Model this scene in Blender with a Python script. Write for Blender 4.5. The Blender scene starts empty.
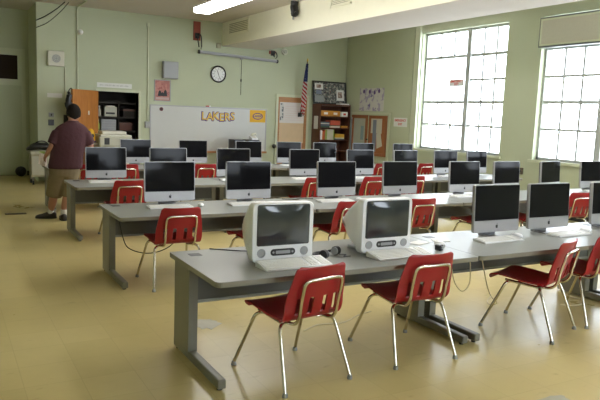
import bpy, bmesh, math, random
from mathutils import Vector, Matrix, Euler
random.seed(7)
PI=math.pi
sc=bpy.context.scene
COL=sc.collection

# ------------------------------------------------------------------ materials
def nmat(name,col,rough=.5,metal=0.,var=0.,vscale=8.,bump=0.,bscale=60.,spec=.5,coat=0.):
    m=bpy.data.materials.new(name); m.use_nodes=True
    nt=m.node_tree; N=nt.nodes; L=nt.links; b=N['Principled BSDF']
    b.inputs['Base Color'].default_value=(*col,1); b.inputs['Roughness'].default_value=rough
    b.inputs['Metallic'].default_value=metal; b.inputs['Specular IOR Level'].default_value=spec
    if coat: b.inputs['Coat Weight'].default_value=coat; b.inputs['Coat Roughness'].default_value=.08
    tc=N.new('ShaderNodeTexCoord')
    nz=N.new('ShaderNodeTexNoise'); nz.inputs['Scale'].default_value=vscale; nz.inputs['Detail'].default_value=4
    L.new(tc.outputs['Object'],nz.inputs['Vector'])
    mx=N.new('ShaderNodeMix'); mx.data_type='RGBA'
    v=max(var,.02)
    mx.inputs[6].default_value=(*[c*(1-v) for c in col],1); mx.inputs[7].default_value=(*[min(1,c*(1+v)) for c in col],1)
    L.new(nz.outputs['Fac'],mx.inputs[0]); L.new(mx.outputs[2],b.inputs['Base Color'])
    if bump:
        n2=N.new('ShaderNodeTexNoise'); n2.inputs['Scale'].default_value=bscale; n2.inputs['Detail'].default_value=3
        L.new(tc.outputs['Object'],n2.inputs['Vector'])
        bp=N.new('ShaderNodeBump'); bp.inputs['Strength'].default_value=bump; bp.inputs['Distance'].default_value=.01
        L.new(n2.outputs['Fac'],bp.inputs['Height']); L.new(bp.outputs['Normal'],b.inputs['Normal'])
    return m
def wood(name,c1,c2,rough=.45,scale=3.,axis=2):
    m=nmat(name,c1,rough); nt=m.node_tree; N=nt.nodes; L=nt.links; b=N['Principled BSDF']
    tc=N.new('ShaderNodeTexCoord'); mp=N.new('ShaderNodeMapping')
    s=[9,9,9]; s[axis]=.9; mp.inputs['Scale'].default_value=s
    nz=N.new('ShaderNodeTexNoise'); nz.inputs['Scale'].default_value=scale; nz.inputs['Detail'].default_value=5; nz.inputs['Distortion'].default_value=1.2
    cr=N.new('ShaderNodeValToRGB'); cr.color_ramp.elements[0].position=.3; cr.color_ramp.elements[1].position=.72
    cr.color_ramp.elements[0].color=(*c1,1); cr.color_ramp.elements[1].color=(*c2,1)
    L.new(tc.outputs['Object'],mp.inputs['Vector']); L.new(mp.outputs[0],nz.inputs['Vector']); L.new(nz.outputs['Fac'],cr.inputs[0]); L.new(cr.outputs[0],b.inputs['Base Color'])
    return m
def blotch(name,base,cols,scale,rough=.7,th=.5):
    """procedural print: blotches of ink over paper"""
    m=nmat(name,base,rough); nt=m.node_tree; N=nt.nodes; L=nt.links; b=N['Principled BSDF']
    tc=N.new('ShaderNodeTexCoord'); prev=None
    for i,(c,off,t) in enumerate(cols):
        mp=N.new('ShaderNodeMapping'); mp.inputs['Location'].default_value=(off,off*1.7,off*.6)
        nz=N.new('ShaderNodeTexNoise'); nz.inputs['Scale'].default_value=scale*(1+.25*i); nz.inputs['Detail'].default_value=2
        cr=N.new('ShaderNodeValToRGB'); cr.color_ramp.interpolation='CONSTANT'; cr.color_ramp.elements[0].color=(0,0,0,1); cr.color_ramp.elements[1].color=(1,1,1,1); cr.color_ramp.elements[1].position=t
        mx=N.new('ShaderNodeMix'); mx.data_type='RGBA'; mx.inputs[6].default_value=(*base,1); mx.inputs[7].default_value=(*c,1)
        L.new(tc.outputs['Object'],mp.inputs[0]); L.new(mp.outputs[0],nz.inputs['Vector']); L.new(nz.outputs['Fac'],cr.inputs[0]); L.new(cr.outputs[0],mx.inputs[0])
        if prev: L.new(prev,mx.inputs[6])
        prev=mx.outputs[2]
    L.new(prev,b.inputs['Base Color'])
    return m
def emis(name,col,s):
    m=bpy.data.materials.new(name); m.use_nodes=True; nt=m.node_tree; nt.nodes.clear()
    e=nt.nodes.new('ShaderNodeEmission'); e.inputs[0].default_value=(*col,1); e.inputs[1].default_value=s
    o=nt.nodes.new('ShaderNodeOutputMaterial'); nt.links.new(e.outputs[0],o.inputs[0]); return m
def floor_mat():
    m=nmat('vinyl tile floor',(.5,.4,.18),.3); nt=m.node_tree; N=nt.nodes; L=nt.links; b=N['Principled BSDF']
    tc=N.new('ShaderNodeTexCoord')
    br=N.new('ShaderNodeTexBrick'); br.offset=0; br.squash=1
    br.inputs['Color1'].default_value=(.55,.455,.20,1); br.inputs['Color2'].default_value=(.59,.49,.225,1); br.inputs['Mortar'].default_value=(.495,.405,.175,1)
    br.inputs['Scale'].default_value=1; br.inputs['Mortar Size'].default_value=.0022; br.inputs['Brick Width'].default_value=.305; br.inputs['Row Height'].default_value=.305
    L.new(tc.outputs['Object'],br.inputs['Vector'])
    nz=N.new('ShaderNodeTexNoise'); nz.inputs['Scale'].default_value=1.3; nz.inputs['Detail'].default_value=6; nz.inputs['Roughness'].default_value=.65
    L.new(tc.outputs['Object'],nz.inputs['Vector'])
    cr=N.new('ShaderNodeValToRGB'); cr.color_ramp.elements[0].position=.3; cr.color_ramp.elements[0].color=(.86,.84,.8,1); cr.color_ramp.elements[1].position=.65; cr.color_ramp.elements[1].color=(1,1,1,1)
    L.new(nz.outputs['Fac'],cr.inputs[0])
    mx=N.new('ShaderNodeMix'); mx.data_type='RGBA'; mx.blend_type='MULTIPLY'; mx.inputs[0].default_value=1
    L.new(br.outputs['Color'],mx.inputs[6]); L.new(cr.outputs[0],mx.inputs[7])
    # scuffs
    mp=N.new('ShaderNodeMapping'); mp.inputs['Scale'].default_value=(2.5,7,1); mp.inputs['Rotation'].default_value=(0,0,.3)
    n2=N.new('ShaderNodeTexNoise'); n2.inputs['Scale'].default_value=2.2; n2.inputs['Detail'].default_value=3
    c2=N.new('ShaderNodeValToRGB'); c2.color_ramp.elements[0].position=.27; c2.color_ramp.elements[0].color=(.84,.82,.78,1); c2.color_ramp.elements[1].position=.34; c2.color_ramp.elements[1].color=(1,1,1,1)
    L.new(tc.outputs['Object'],mp.inputs[0]); L.new(mp.outputs[0],n2.inputs['Vector']); L.new(n2.outputs['Fac'],c2.inputs[0])
    m2=N.new('ShaderNodeMix'); m2.data_type='RGBA'; m2.blend_type='MULTIPLY'; m2.inputs[0].default_value=1
    L.new(mx.outputs[2],m2.inputs[6]); L.new(c2.outputs[0],m2.inputs[7]); L.new(m2.outputs[2],b.inputs['Base Color'])
    rr=N.new('ShaderNodeMapRange'); rr.inputs['To Min'].default_value=.2; rr.inputs['To Max'].default_value=.42
    L.new(nz.outputs['Fac'],rr.inputs[0]); L.new(rr.outputs[0],b.inputs['Roughness'])
    bp=N.new('ShaderNodeBump'); bp.inputs['Strength'].default_value=.08; bp.inputs['Distance'].default_value=.01
    n3=N.new('ShaderNodeTexNoise'); n3.inputs['Scale'].default_value=5
    L.new(tc.outputs['Object'],n3.inputs['Vector']); L.new(n3.outputs['Fac'],bp.inputs['Height']); L.new(bp.outputs['Normal'],b.inputs['Normal'])
    return m
def glass_mat():
    m=bpy.data.materials.new('window glass'); m.use_nodes=True; nt=m.node_tree; nt.nodes.clear(); N=nt.nodes
    t=N.new('ShaderNodeBsdfTransparent'); t.inputs[0].default_value=(.97,.98,1,1); g=N.new('ShaderNodeBsdfGlossy'); g.inputs['Roughness'].default_value=.03
    mx=N.new('ShaderNodeMixShader'); mx.inputs[0].default_value=.05; o=N.new('ShaderNodeOutputMaterial')
    nt.links.new(t.outputs[0],mx.inputs[1]); nt.links.new(g.outputs[0],mx.inputs[2]); nt.links.new(mx.outputs[0],o.inputs[0]); return m

M={}
M['wall']=nmat('pale green wall paint',(.465,.50,.345),.55,var=.04,vscale=2)
M['wall_trim']=nmat('cream green gloss paint',(.55,.58,.42),.4,var=.04)
M['ceiling']=nmat('off white ceiling paint',(.63,.58,.54),.8,var=.03,vscale=2)
M['beam']=nmat('cream beam paint',(.86,.85,.69),.6,var=.03)
M['floor']=floor_mat()
M['base']=nmat('black vinyl base',(.02,.02,.018),.5)
M['glass']=glass_mat()
M['sash']=nmat('grey white sash paint',(.42,.44,.42),.45)
M['desk']=nmat('grey laminate',(.255,.265,.25),.36,var=.05,vscale=90,spec=.42)
M['edge']=nmat('grey brown edge band',(.22,.205,.16),.5)
M['deskmetal']=nmat('warm grey enamel steel',(.17,.165,.13),.4,var=.04)
M['panel']=nmat('dark grey enamel panel',(.10,.105,.10),.45)
M['rail']=nmat('grey steel rail',(.25,.26,.25),.35,metal=.4)
M['black']=nmat('black plastic',(.012,.012,.013),.4)
M['blackgloss']=nmat('black screen glass',(.008,.008,.009),.07,spec=.10)
M['alu']=nmat('satin aluminium',(.37,.37,.38),.4,metal=.4,var=.03)
M['white']=nmat('white plastic',(.78,.79,.80),.28,var=.02)
M['whitek']=nmat('white key plastic',(.80,.80,.77),.4)
M['greyplastic']=nmat('grey plastic',(.30,.31,.31),.45)
M['crt']=nmat('dark CRT glass',(.035,.042,.045),.07,spec=.6)
M['red']=nmat('red polypropylene',(.31,.007,.012),.36,var=.06,bump=.04,bscale=220)
M['chrome']=nmat('chrome steel tube',(.62,.58,.50),.16,metal=1)
M['rubber']=nmat('dark rubber',(.03,.03,.03),.7)
M['cable']=nmat('black cable rubber',(.02,.02,.02),.5)
M['cablew']=nmat('beige cable rubber',(.62,.55,.36),.5)
M['paper']=nmat('white paper',(.72,.72,.70),.8)
M['tan']=nmat('tan paper',(.62,.46,.30),.8,var=.06)
M['wb']=nmat('whiteboard enamel',(.54,.54,.52),.25,var=.02)
M['orange']=wood('orange varnished wood',(.36,.13,.025),(.50,.20,.045),.35)
M['oak']=wood('golden oak',(.34,.15,.05),(.45,.21,.07),.45,axis=0)
M['dwood']=wood('dark red brown wood',(.075,.024,.013),(.115,.04,.02),.45)
M['rwood']=wood('reddish frame wood',(.25,.085,.03),(.34,.13,.05),.45)
M['cork']=nmat('cork',(.40,.17,.075),.85,var=.2,vscale=60)
M['beige']=nmat('beige machine plastic',(.46,.45,.36),.5,var=.03)
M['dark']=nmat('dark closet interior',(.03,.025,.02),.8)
M['gold']=nmat('gold card',(.70,.46,.07),.6)
M['yellow']=nmat('bright yellow cloth',(.75,.42,.02),.6)
M['purple']=nmat('purple card',(.10,.05,.20),.6)
M['sheetred']=nmat('red ink',(.60,.05,.04),.6)
M['skin']=nmat('skin',(.42,.20,.13),.5,var=.06,vscale=20)
M['hair']=nmat('dark hair',(.014,.010,.008),.85,bump=.6,bscale=120,spec=.15)
M['maroon']=nmat('maroon cotton',(.055,.016,.021),.9,var=.15,vscale=9,bump=.5,bscale=22)
M['khaki']=nmat('khaki cotton',(.19,.145,.08),.9,var=.1,vscale=9,bump=.4,bscale=25)
M['sock']=nmat('white sock cotton',(.6,.58,.54),.9)
M['shoe']=nmat('dark shoe leather',(.025,.02,.018),.5)
M['greywall']=nmat('grey enamel box',(.34,.35,.36),.5)
M['offwhite']=nmat('off white plastic',(.62,.60,.50),.5)
M['rust']=nmat('rust red painted wood',(.33,.075,.045),.6,var=.1)
M['screenbar']=nmat('grey steel casing',(.36,.37,.40),.4)
M['lampwhite']=nmat('white enamel',(.75,.76,.74),.4)
M['lamp']=emis('fluorescent diffuser',(1,.98,.94),12)
M['bluegrey']=nmat('blue grey card',(.20,.23,.30),.7)
M['coilgrey']=nmat('grey tube',(.22,.25,.25),.6)

# ------------------------------------------------------------------ mesh builder
class MB:
    def __init__(s): s.bm=bmesh.new()
    def _add(s,vs,fs,mx=None):
        v=[s.bm.verts.new((mx@Vector(p)) if mx else Vector(p)) for p in vs]
        for f in fs:
            try: s.bm.faces.new([v[i] for i in f])
            except ValueError: pass
        return s
    def box(s,lo,hi,mx=None,bev=0.):
        x0,y0,z0=lo;x1,y1,z1=hi
        if bev<=0:
            vs=[(x0,y0,z0),(x1,y0,z0),(x1,y1,z0),(x0,y1,z0),(x0,y0,z1),(x1,y0,z1),(x1,y1,z1),(x0,y1,z1)]
            return s._add(vs,[(0,3,2,1),(4,5,6,7),(0,1,5,4),(1,2,6,5),(2,3,7,6),(3,0,4,7)],mx)
        b=bmesh.new(); r=bmesh.ops.create_cube(b,size=1)
        for v in b.verts: v.co=Vector(((x0+x1)/2+v.co.x*(x1-x0),(y0+y1)/2+v.co.y*(y1-y0),(z0+z1)/2+v.co.z*(z1-z0)))
        bmesh.ops.bevel(b,geom=b.edges[:],offset=bev,segments=2,affect='EDGES',profile=.5)
        return s.merge(b,mx)
    def merge(s,b,mx=None):
        b.verts.index_update(); vs=[v.co.copy() for v in b.verts]; fs=[[v.index for v in f.verts] for f in b.faces]; b.free()
        return s._add(vs,fs,mx)
    def rings(s,rings,cap=True,closed=False,mx=None):
        n=len(rings[0]); vs=[p for r in rings for p in r]; fs=[]
        R=len(rings)
        for i in range(R if closed else R-1):
            a=i*n; b=((i+1)%R)*n
            for j in range(n): fs.append((a+j,a+(j+1)%n,b+(j+1)%n,b+j))
        if cap and not closed: fs.append(tuple(range(n-1,-1,-1))); fs.append(tuple((R-1)*n+j for j in range(n)))
        return s._add(vs,fs,mx)
    def tube(s,pts,r,n=8,cap=True,closed=False,mx=None):
        pts=[Vector(p) for p in pts]; rs=r if isinstance(r,(list,tuple)) else [r]*len(pts)
        rings=[]; up=None
        for i,p in enumerate(pts):
            if closed: t=(pts[(i+1)%len(pts)]-pts[i-1])
            else: t=(pts[min(i+1,len(pts)-1)]-pts[max(i-1,0)])
            t.normalize()
            if up is None:
                up=Vector((0,0,1)) if abs(t.z)<.9 else Vector((0,1,0))
            u=(up-t*up.dot(t)).normalized(); up=u; w=t.cross(u)
            rr=rs[i]; a,b=(rr if isinstance(rr,tuple) else (rr,rr))
            rings.append([p+u*math.cos(2*PI*k/n)*b+w*math.sin(2*PI*k/n)*a for k in range(n)])
        return s.rings(rings,cap,closed,mx)
    def cyl(s,a,b,r,n=16,r2=None): return s.tube([a,b],[r,r if r2 is None else r2],n)
    def ball(s,c,r,n=12,m=8,sc=(1,1,1),mx=None):
        rings=[]
        for i in range(m+1):
            t=PI*(.02+.96*i/m); rings.append([(c[0]+r*sc[0]*math.sin(t)*math.cos(2*PI*k/n),c[1]+r*sc[1]*math.sin(t)*math.sin(2*PI*k/n),c[2]-r*sc[2]*math.cos(t)) for k in range(n)])
        return s.rings(rings,True,False,mx)
    def prism(s,poly,axis,a,b,mx=None):
        """poly of 2D points extruded along axis from a to b"""
        def P(p,t):
            return {'x':(t,p[0],p[1]),'y':(p[0],t,p[1]),'z':(p[0],p[1],t)}[axis]
        return s.rings([[P(p,a) for p in poly],[P(p,b) for p in poly]],True,False,mx)
    def build(s,name,mat,parent=None,smooth=False,loc=None,angle=35):
        bmesh.ops.recalc_face_normals(s.bm,faces=s.bm.faces[:])
        me=bpy.data.meshes.new(name); s.bm.to_mesh(me); s.bm.free()
        if smooth:
            me.shade_smooth()
            try: me.set_sharp_from_angle(angle=math.radians(angle))
            except Exception: pass
        return mobj(name,me,mat,parent,loc)
def mobj(name,me,mat,parent=None,loc=None):
    me.materials.clear(); me.materials.append(M[mat] if isinstance(mat,str) else mat)
    o=bpy.data.objects.new(name,me); COL.objects.link(o)
    if parent is not None: o.parent=parent
    if loc is not None: o.location=loc
    return o
def tag(o,label=None,cat=None,group=None,kind=None):
    if label: o['label']=label
    if cat: o['category']=cat
    if group: o['group']=group
    if kind: o['kind']=kind
    return o
def thing(name,label,cat,loc=(0,0,0),rz=0.,group=None):
    o=bpy.data.objects.new(name,None); COL.objects.link(o); o.empty_display_size=.1
    o.location=loc; o.rotation_euler=(0,0,rz); return tag(o,label,cat,group)
def struct(o): o['kind']='structure'; return o
def dup(root,loc,rz,label,group=None):
    r=root.copy(); COL.objects.link(r); r.location=loc; r.rotation_euler=(0,0,rz); r['label']=label
    if group: r['group']=group
    for ch in list(root.children):
        c=ch.copy(); COL.objects.link(c); c.parent=r
        for g in list(ch.children):
            d=g.copy(); COL.objects.link(d); d.parent=c
    return r
def rrect(w,h,r,n=5,cx=0,cy=0):
    out=[]
    for (sx,sy,a0) in ((1,1,0),(-1,1,90),(-1,-1,180),(1,-1,270)):
        for k in range(n+1):
            a=math.radians(a0+90*k/n); out.append((cx+sx*(w/2-r)+r*math.cos(a),cy+sy*(h/2-r)+r*math.sin(a)))
    return out
def bez(pts,n=8):
    """Catmull-Rom through points"""
    P=[Vector(p) for p in pts]; out=[]
    for i in range(len(P)-1):
        a=P[max(i-1,0)];b=P[i];c=P[i+1];d=P[min(i+2,len(P)-1)]
        for k in range(n):
            t=k/n; out.append(.5*((2*b)+(c-a)*t+(2*a-5*b+4*c-d)*t*t+(3*b-a-3*c+d)*t**3))
    out.append(P[-1]); return out
def text(s,size,depth=.002,bold=0.):
    cu=bpy.data.curves.new('lettering','FONT'); cu.body=s; cu.size=size; cu.extrude=depth; cu.align_x='CENTER'; cu.align_y='CENTER'; cu.offset=bold; cu.resolution_u=3
    o=bpy.data.objects.new('lettering',cu); COL.objects.link(o)
    dg=bpy.context.evaluated_depsgraph_get(); dg.update()
    me=bpy.data.meshes.new_from_object(o.evaluated_get(dg)); bpy.data.objects.remove(o); return me
def text_obj(name,s,size,mat,parent,loc,rot,depth=.002,bold=0.,sx=1.):
    me=text(s,size,depth,bold); me.transform(Matrix.Diagonal((sx,1,1,1))); me.transform(Euler(rot).to_matrix().to_4x4()); return mobj(name,me,mat,parent,loc)
FACE_Y=(PI/2,0,0)      # lettering that faces -y
FACE_X=(PI/2,0,-PI/2)  # lettering that faces -x

# ------------------------------------------------------------------ setting
SILL_F,HEAD_F=.945,3.2
YB=10.0; XW=7.843; ZC=3.578; YF=-7.0; XL=-3.2; YA=11.35
struct(MB().box((XL-.2,YF-.2,-.1),(XW+.3,YA+.3,0)).build('floor','floor'))
struct(MB().box((XL-.2,YF-.2,ZC),(XW+.3,YA+.3,ZC+.1)).build('ceiling','ceiling'))
AX=.455  # right side of the entrance recess
CX0,CX1,CZ=1.64,2.50,1.90   # closet opening
b=MB()
b.box((AX,YB,0),(CX0,YB+.2,ZC)).box((CX1,YB,0),(XW+.3,YB+.2,ZC)).box((CX0,YB,CZ),(CX1,YB+.2,ZC))
struct(b.build('wall_back','wall'))
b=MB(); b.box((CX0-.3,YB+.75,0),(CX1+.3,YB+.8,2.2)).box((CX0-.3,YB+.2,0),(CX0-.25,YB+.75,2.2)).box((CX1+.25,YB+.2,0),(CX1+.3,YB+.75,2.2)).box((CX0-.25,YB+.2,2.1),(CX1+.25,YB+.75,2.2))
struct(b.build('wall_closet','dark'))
b=MB(); b.box((XL,YA,0),(AX+.2,YA+.2,ZC)).box((AX,YB+.2,0),(AX+.2,YA,ZC)); struct(b.build('wall_recess','wall'))
struct(MB().box((XL-.2,YF,0),(XL,YA+.2,ZC)).build('wall_left','wall'))
FILL_WX=[(1.2,3.4),(4.4,6.6)]  # unseen windows behind the camera, added to brighten the room
b=MB(); b.box((XL-.2,YF-.2,0),(XW+.3,YF,SILL_F)).box((XL-.2,YF-.2,HEAD_F),(XW+.3,YF,ZC))
ed=[XL-.2]+[v for w in FILL_WX for v in w]+[XW+.3]
for i in range(0,len(ed),2): b.box((ed[i],YF-.2,SILL_F),(ed[i+1],YF,HEAD_F))
struct(b.build('wall_front','wall'))
# right wall with window openings
SILL,HEAD=.945,3.40
WIN=[(4.66,7.05),(1.47,3.88),(-1.75,.65)]  # last opening is out of view, added to let in more daylight
b=MB(); ys=[YA+.2]
b.box((XW,YF,0),(XW+.3,YA+.2,SILL)).box((XW,YF,HEAD),(XW+.3,YA+.2,ZC))
edges=[YA+.2]+[v for w in WIN for v in (w[1],w[0])]+[YF]
for i in range(0,len(edges),2): b.box((XW,edges[i+1],SILL),(XW+.3,edges[i],HEAD))
struct(b.build('wall_right','wall'))
struct(MB().box((XW-.05,7.27,0),(XW,7.9,ZC)).build('trim_1','wall'))           # pilaster
struct(MB().box((XW-.06,7.07,SILL-.06),(XW,7.24,ZC)).build('trim_2','wall_trim'))  # casing left of the window
def window(i,y0,y1,left_plain):
    r=struct(bpy.data.objects.new('window_%d'%i,None)); COL.objects.link(r)
    X=XW+.10
    b=MB(); f=.045
    b.box((X,y0,SILL),(X+.07,y0+f,HEAD)).box((X,y1-f,SILL),(X+.07,y1,HEAD)).box((X,y0,HEAD-f),(X+.07,y1,HEAD)).box((X,y0,SILL),(X+.07,y1,SILL+f))
    ym=(y0+y1)/2+(-.13 if i==1 else 0); b.box((X-.02,ym-.055,SILL),(X+.09,ym+.055,HEAD)); b.build('window_frame','sash',r)
    zs=[2.87,2.39,1.95,1.48]
    for (a,c,plain) in ((ym+.045,y1-f,left_plain),(y0+f,ym-.045,False)):
        b=MB()
        for k,z in enumerate(zs):
            if plain and k==1: continue
            t=.028 if k in (0,2) else .020
            b.box((X+.01,a,z-t),(X+.055,c,z+t))
        for q in (1,2):
            yy=a+(c-a)*q/3
            if plain: b.box((X+.02,yy-.018,2.87),(X+.045,yy+.018,HEAD-f)).box((X+.02,yy-.018,SILL+f),(X+.045,yy+.018,1.95))
            else: b.box((X+.02,yy-.018,SILL+f),(X+.045,yy+.018,HEAD-f))
        b.build('window_sash','sash',r)
    MB().box((X+.03,y0+f,SILL+f),(X+.034,y1-f,HEAD-f)).build('window_pane','glass',r)
    MB().box((XW-.05,y0-.06,SILL-.05),(XW+.1,y1+.06,SILL)).build('window_sill','wall_trim',r)
for i,(a,c) in enumerate(WIN): window(i+1,a,c,i==0)
for i,(a,c) in enumerate(FILL_WX):  # frames and panes of the added fill-light windows
    r=struct(bpy.data.objects.new('window_%d'%(i+4),None)); COL.objects.link(r); Y_=YF-.14; f=.05
    b=MB(); b.box((a,Y_,SILL_F),(a+f,Y_+.07,HEAD_F)).box((c-f,Y_,SILL_F),(c,Y_+.07,HEAD_F)).box((a+f,Y_,SILL_F),(c-f,Y_+.07,SILL_F+f)).box((a+f,Y_,HEAD_F-f),(c-f,Y_+.07,HEAD_F)).box(((a+c)/2-.05,Y_,SILL_F+f),((a+c)/2+.05,Y_+.07,HEAD_F-f)); b.build('window_frame','sash',r)
    MB().box((a+f,Y_+.03,SILL_F+f),(c-f,Y_+.034,HEAD_F-f)).build('window_pane','glass',r)
# dropped beam
BX0,BX1,BZ=4.42,5.50,3.06
struct(MB().box((BX0,YF,BZ),(BX1,YB,ZC)).build('trim_3','beam'))
struct(MB().box((BX0+.003,YF,BZ-.006),(BX1,YB,BZ)).build('trim_4','ceiling'))   # thin sheet giving the beam underside the darker ceiling colour
for n,(lo,hi) in {'baseboard_recess':((XL,YA-.02,0),(AX,YA,.1)),'baseboard_back':((CX1+.06,YB-.018,0),(XW,YB,.1)),'baseboard_right':((XW-.018,YF,0),(XW,YB-.02,.1))}.items():
    struct(MB().box(lo,hi).build(n,'base'))
# closet opening trim
b=MB(); b.box((CX0-.05,YB-.03,0),(CX0,YB+.2,CZ+.05)).box((CX1,YB-.03,0),(CX1+.05,YB+.2,CZ+.05)).box((CX0,YB-.03,CZ),(CX1,YB+.2,CZ+.05)); struct(b.build('trim_5','wall_trim'))
# entrance door with transom in the recess
r=struct(bpy.data.objects.new('door_1',None)); COL.objects.link(r)
b=MB(); b.box((.30,YA-.05,0),(.38,YA,2.74)).box((-.85,YA-.05,0),(-.77,YA,2.74)).box((-.77,YA-.05,2.66),(.30,YA,2.74)).box((-.77,YA-.05,1.96),(.30,YA,2.05)); b.build('door_frame','wall_trim',r)
MB().box((-.77,YA-.035,.01),(.30,YA,1.96)).build('door_leaf','wall',r)
b=MB(); b.box((.23,YA-.03,2.05),(.30,YA,2.66)).box((-.77,YA-.03,2.05),(-.69,YA,2.66)).box((-.69,YA-.03,2.60),(.23,YA,2.66)).box((-.69,YA-.03,2.05),(.23,YA,2.09)); b.build('transom_frame','wall_trim',r)
MB().box((-.69,YA-.012,2.09),(.23,YA-.004,2.60)).build('transom_pane',nmat('dark dull transom glass',(.035,.024,.018),.7,spec=.08),r)  # low-gloss glass, so the bright windows hardly reflect in it

# ------------------------------------------------------------------ desks
H=.64; D=.825; Y2=2.225; Y3=4.424; Y4=6.62; LP=1.945; LW=1.94
ROWY=[0,Y2,Y3,Y4]; ROWX=[0,.02,.055,.09]; ROWN=['front','second','third','back']
ORD=['first','second','third','fourth','fifth','sixth','seventh','eighth','ninth']
def make_desk(label,LW=LW):
    t=thing('computer_desk',label,'desk',group=None)
    # top, back left corner at local (0,0)
    poly=[]
    def arc(cx,cy,r,a0):
        for k in range(6):
            a=math.radians(a0+18*k); poly.append((cx+r*math.cos(a),cy+r*math.sin(a)))
    R=.035; arc(LW-.008,-.008,.008,0); arc(.008,-.008,.008,90); arc(R,-D+R,R,180); arc(LW-R,-D+R,R,270)
    tp=MB(); tp.prism(poly,'z',H-.004,H); top=tp.build('tabletop','desk',t)
    e=MB(); 
    c=(LW/2,-D/2); inn=[(c[0]+(x-c[0])*.999,c[1]+(y-c[1])*.998) for x,y in poly]
    e.prism(inn,'z',H-.032,H-.004); e.build('edge_band','edge',top)
    g=MB(); g.box((.09,-.165,H-.001),(.165,-.095,H+.002)); g.build('grommet','black',top)
    for x in (.03,LW-.08):
        l=MB(); l.box((x,-.30,.06),(x+.05,-.02,H-.032),bev=.006); l.box((x-.004,-.315,.06),(x+.054,-.285,H-.032))
        leg=l.build('leg','deskmetal',t)
        f=MB(); f.box((x,-.80,.015),(x+.05,-.015,.07),bev=.008); fo=f.build('foot','deskmetal',leg)
        a=MB(); a.box((x-.004,-.28,H-.07),(x+.054,-.04,H-.032)).box((x+.012,-.74,H-.055),(x+.038,-.28,H-.032)); a.build('support_arm','deskmetal',leg)
        for yy in (-.76,-.05): MB().cyl((x+.025,yy,0),(x+.025,yy,.02),.016,10).build('leveler','rubber',leg)
    MB().box((.08,-.305,.385),(LW-.08,-.285,H-.032)).build('modesty_panel','panel',t)
    MB().box((.08,-.312,.375),(LW-.08,-.28,.392)).build('panel_rail','rail',t)
    return t
desk0=None
DW=['leftmost','second from left','third from left','rightmost']
for r in range(4):
    for k in range(4):
        if r==0 and k==3: continue
        if r==0:
            lab=['grey computer desk holding the two old white tube computers','grey computer desk in the front row under two flat silver computers','grey computer desk cut off by the right edge, front row'][k]
        else:
            lab='grey computer desk, %s in the %s row'%(DW[k],ROWN[r])
        loc=(ROWX[r]+k*LP,ROWY[r],0)
        if desk0 is None: desk0=make_desk(lab); desk0.location=loc; desk0['group']='grey computer desks set out in four rows'
        elif r>=2 and k==3: s_=make_desk(lab,1.46); s_.location=loc; s_['group']=desk0['group']
        else: dup(desk0,loc,0,lab)

# ------------------------------------------------------------------ flat all-in-one computers
def make_imac(label):
    t=thing('desktop_computer',label,'computer',group='silver all-in-one computers on the desks')
    W,HB,Z0=.50,.382,.043
    tilt=Matrix.Translation((0,0,Z0))@Matrix.Rotation(math.radians(-3),4,'X')
    # front shell (aluminium)
    b=MB(); pr=rrect(W,HB,.016,4,0,HB/2); b.prism(pr,'y',-.012,.014,tilt); body=b.build('front_housing','alu',t,True)
    g=MB(); g.prism(rrect(W-.014,HB-.102,.007,3,0,.095+(HB-.102)/2),'y',-.0145,-.011,tilt); g.build('display','blackgloss',t)
    # domed dark rear shell
    rr=[]
    for s,y in ((.985,.014),(.97,.024),(.90,.040),(.74,.054),(.4,.062)):
        rr.append([(x*s,y,HB/2+(z-HB/2)*s) for x,z in pr])
    MB().rings(rr,True,False,tilt).build('rear_shell','black',t,True,angle=60)
    # L-shaped stand
    b=MB(); b.box((-.085,-.05,0),(.085,.105,.008),bev=.003)
    b.prism([(.105,.002),(.105,.012),(.06,.2),(.04,.2),(.085,.002)],'x',-.085,.085); b.build('stand','alu',t)
    # fruit emblem on the chin
    pts=[(0,.007),(.004,.009),(.0085,.007),(.0095,.003),(.0068,.0005),(.0072,-.004),(.009,-.006),(.0065,-.011),(.003,-.0125),(0,-.0115),(-.003,-.0125),(-.0065,-.011),(-.0095,-.004),(-.0095,.002),(-.0075,.007),(-.004,.009)]
    e=MB(); e.prism([(x*1.3,z*1.3+.046) for x,z in pts],'y',-.0135,-.0115,tilt); e.prism([(-.0005,.060),(.0005,.066),(.006,.071),(.0055,.065)],'y',-.0135,-.0115,tilt); e.build('emblem','black',t)
    return t
R=math.radians
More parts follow.
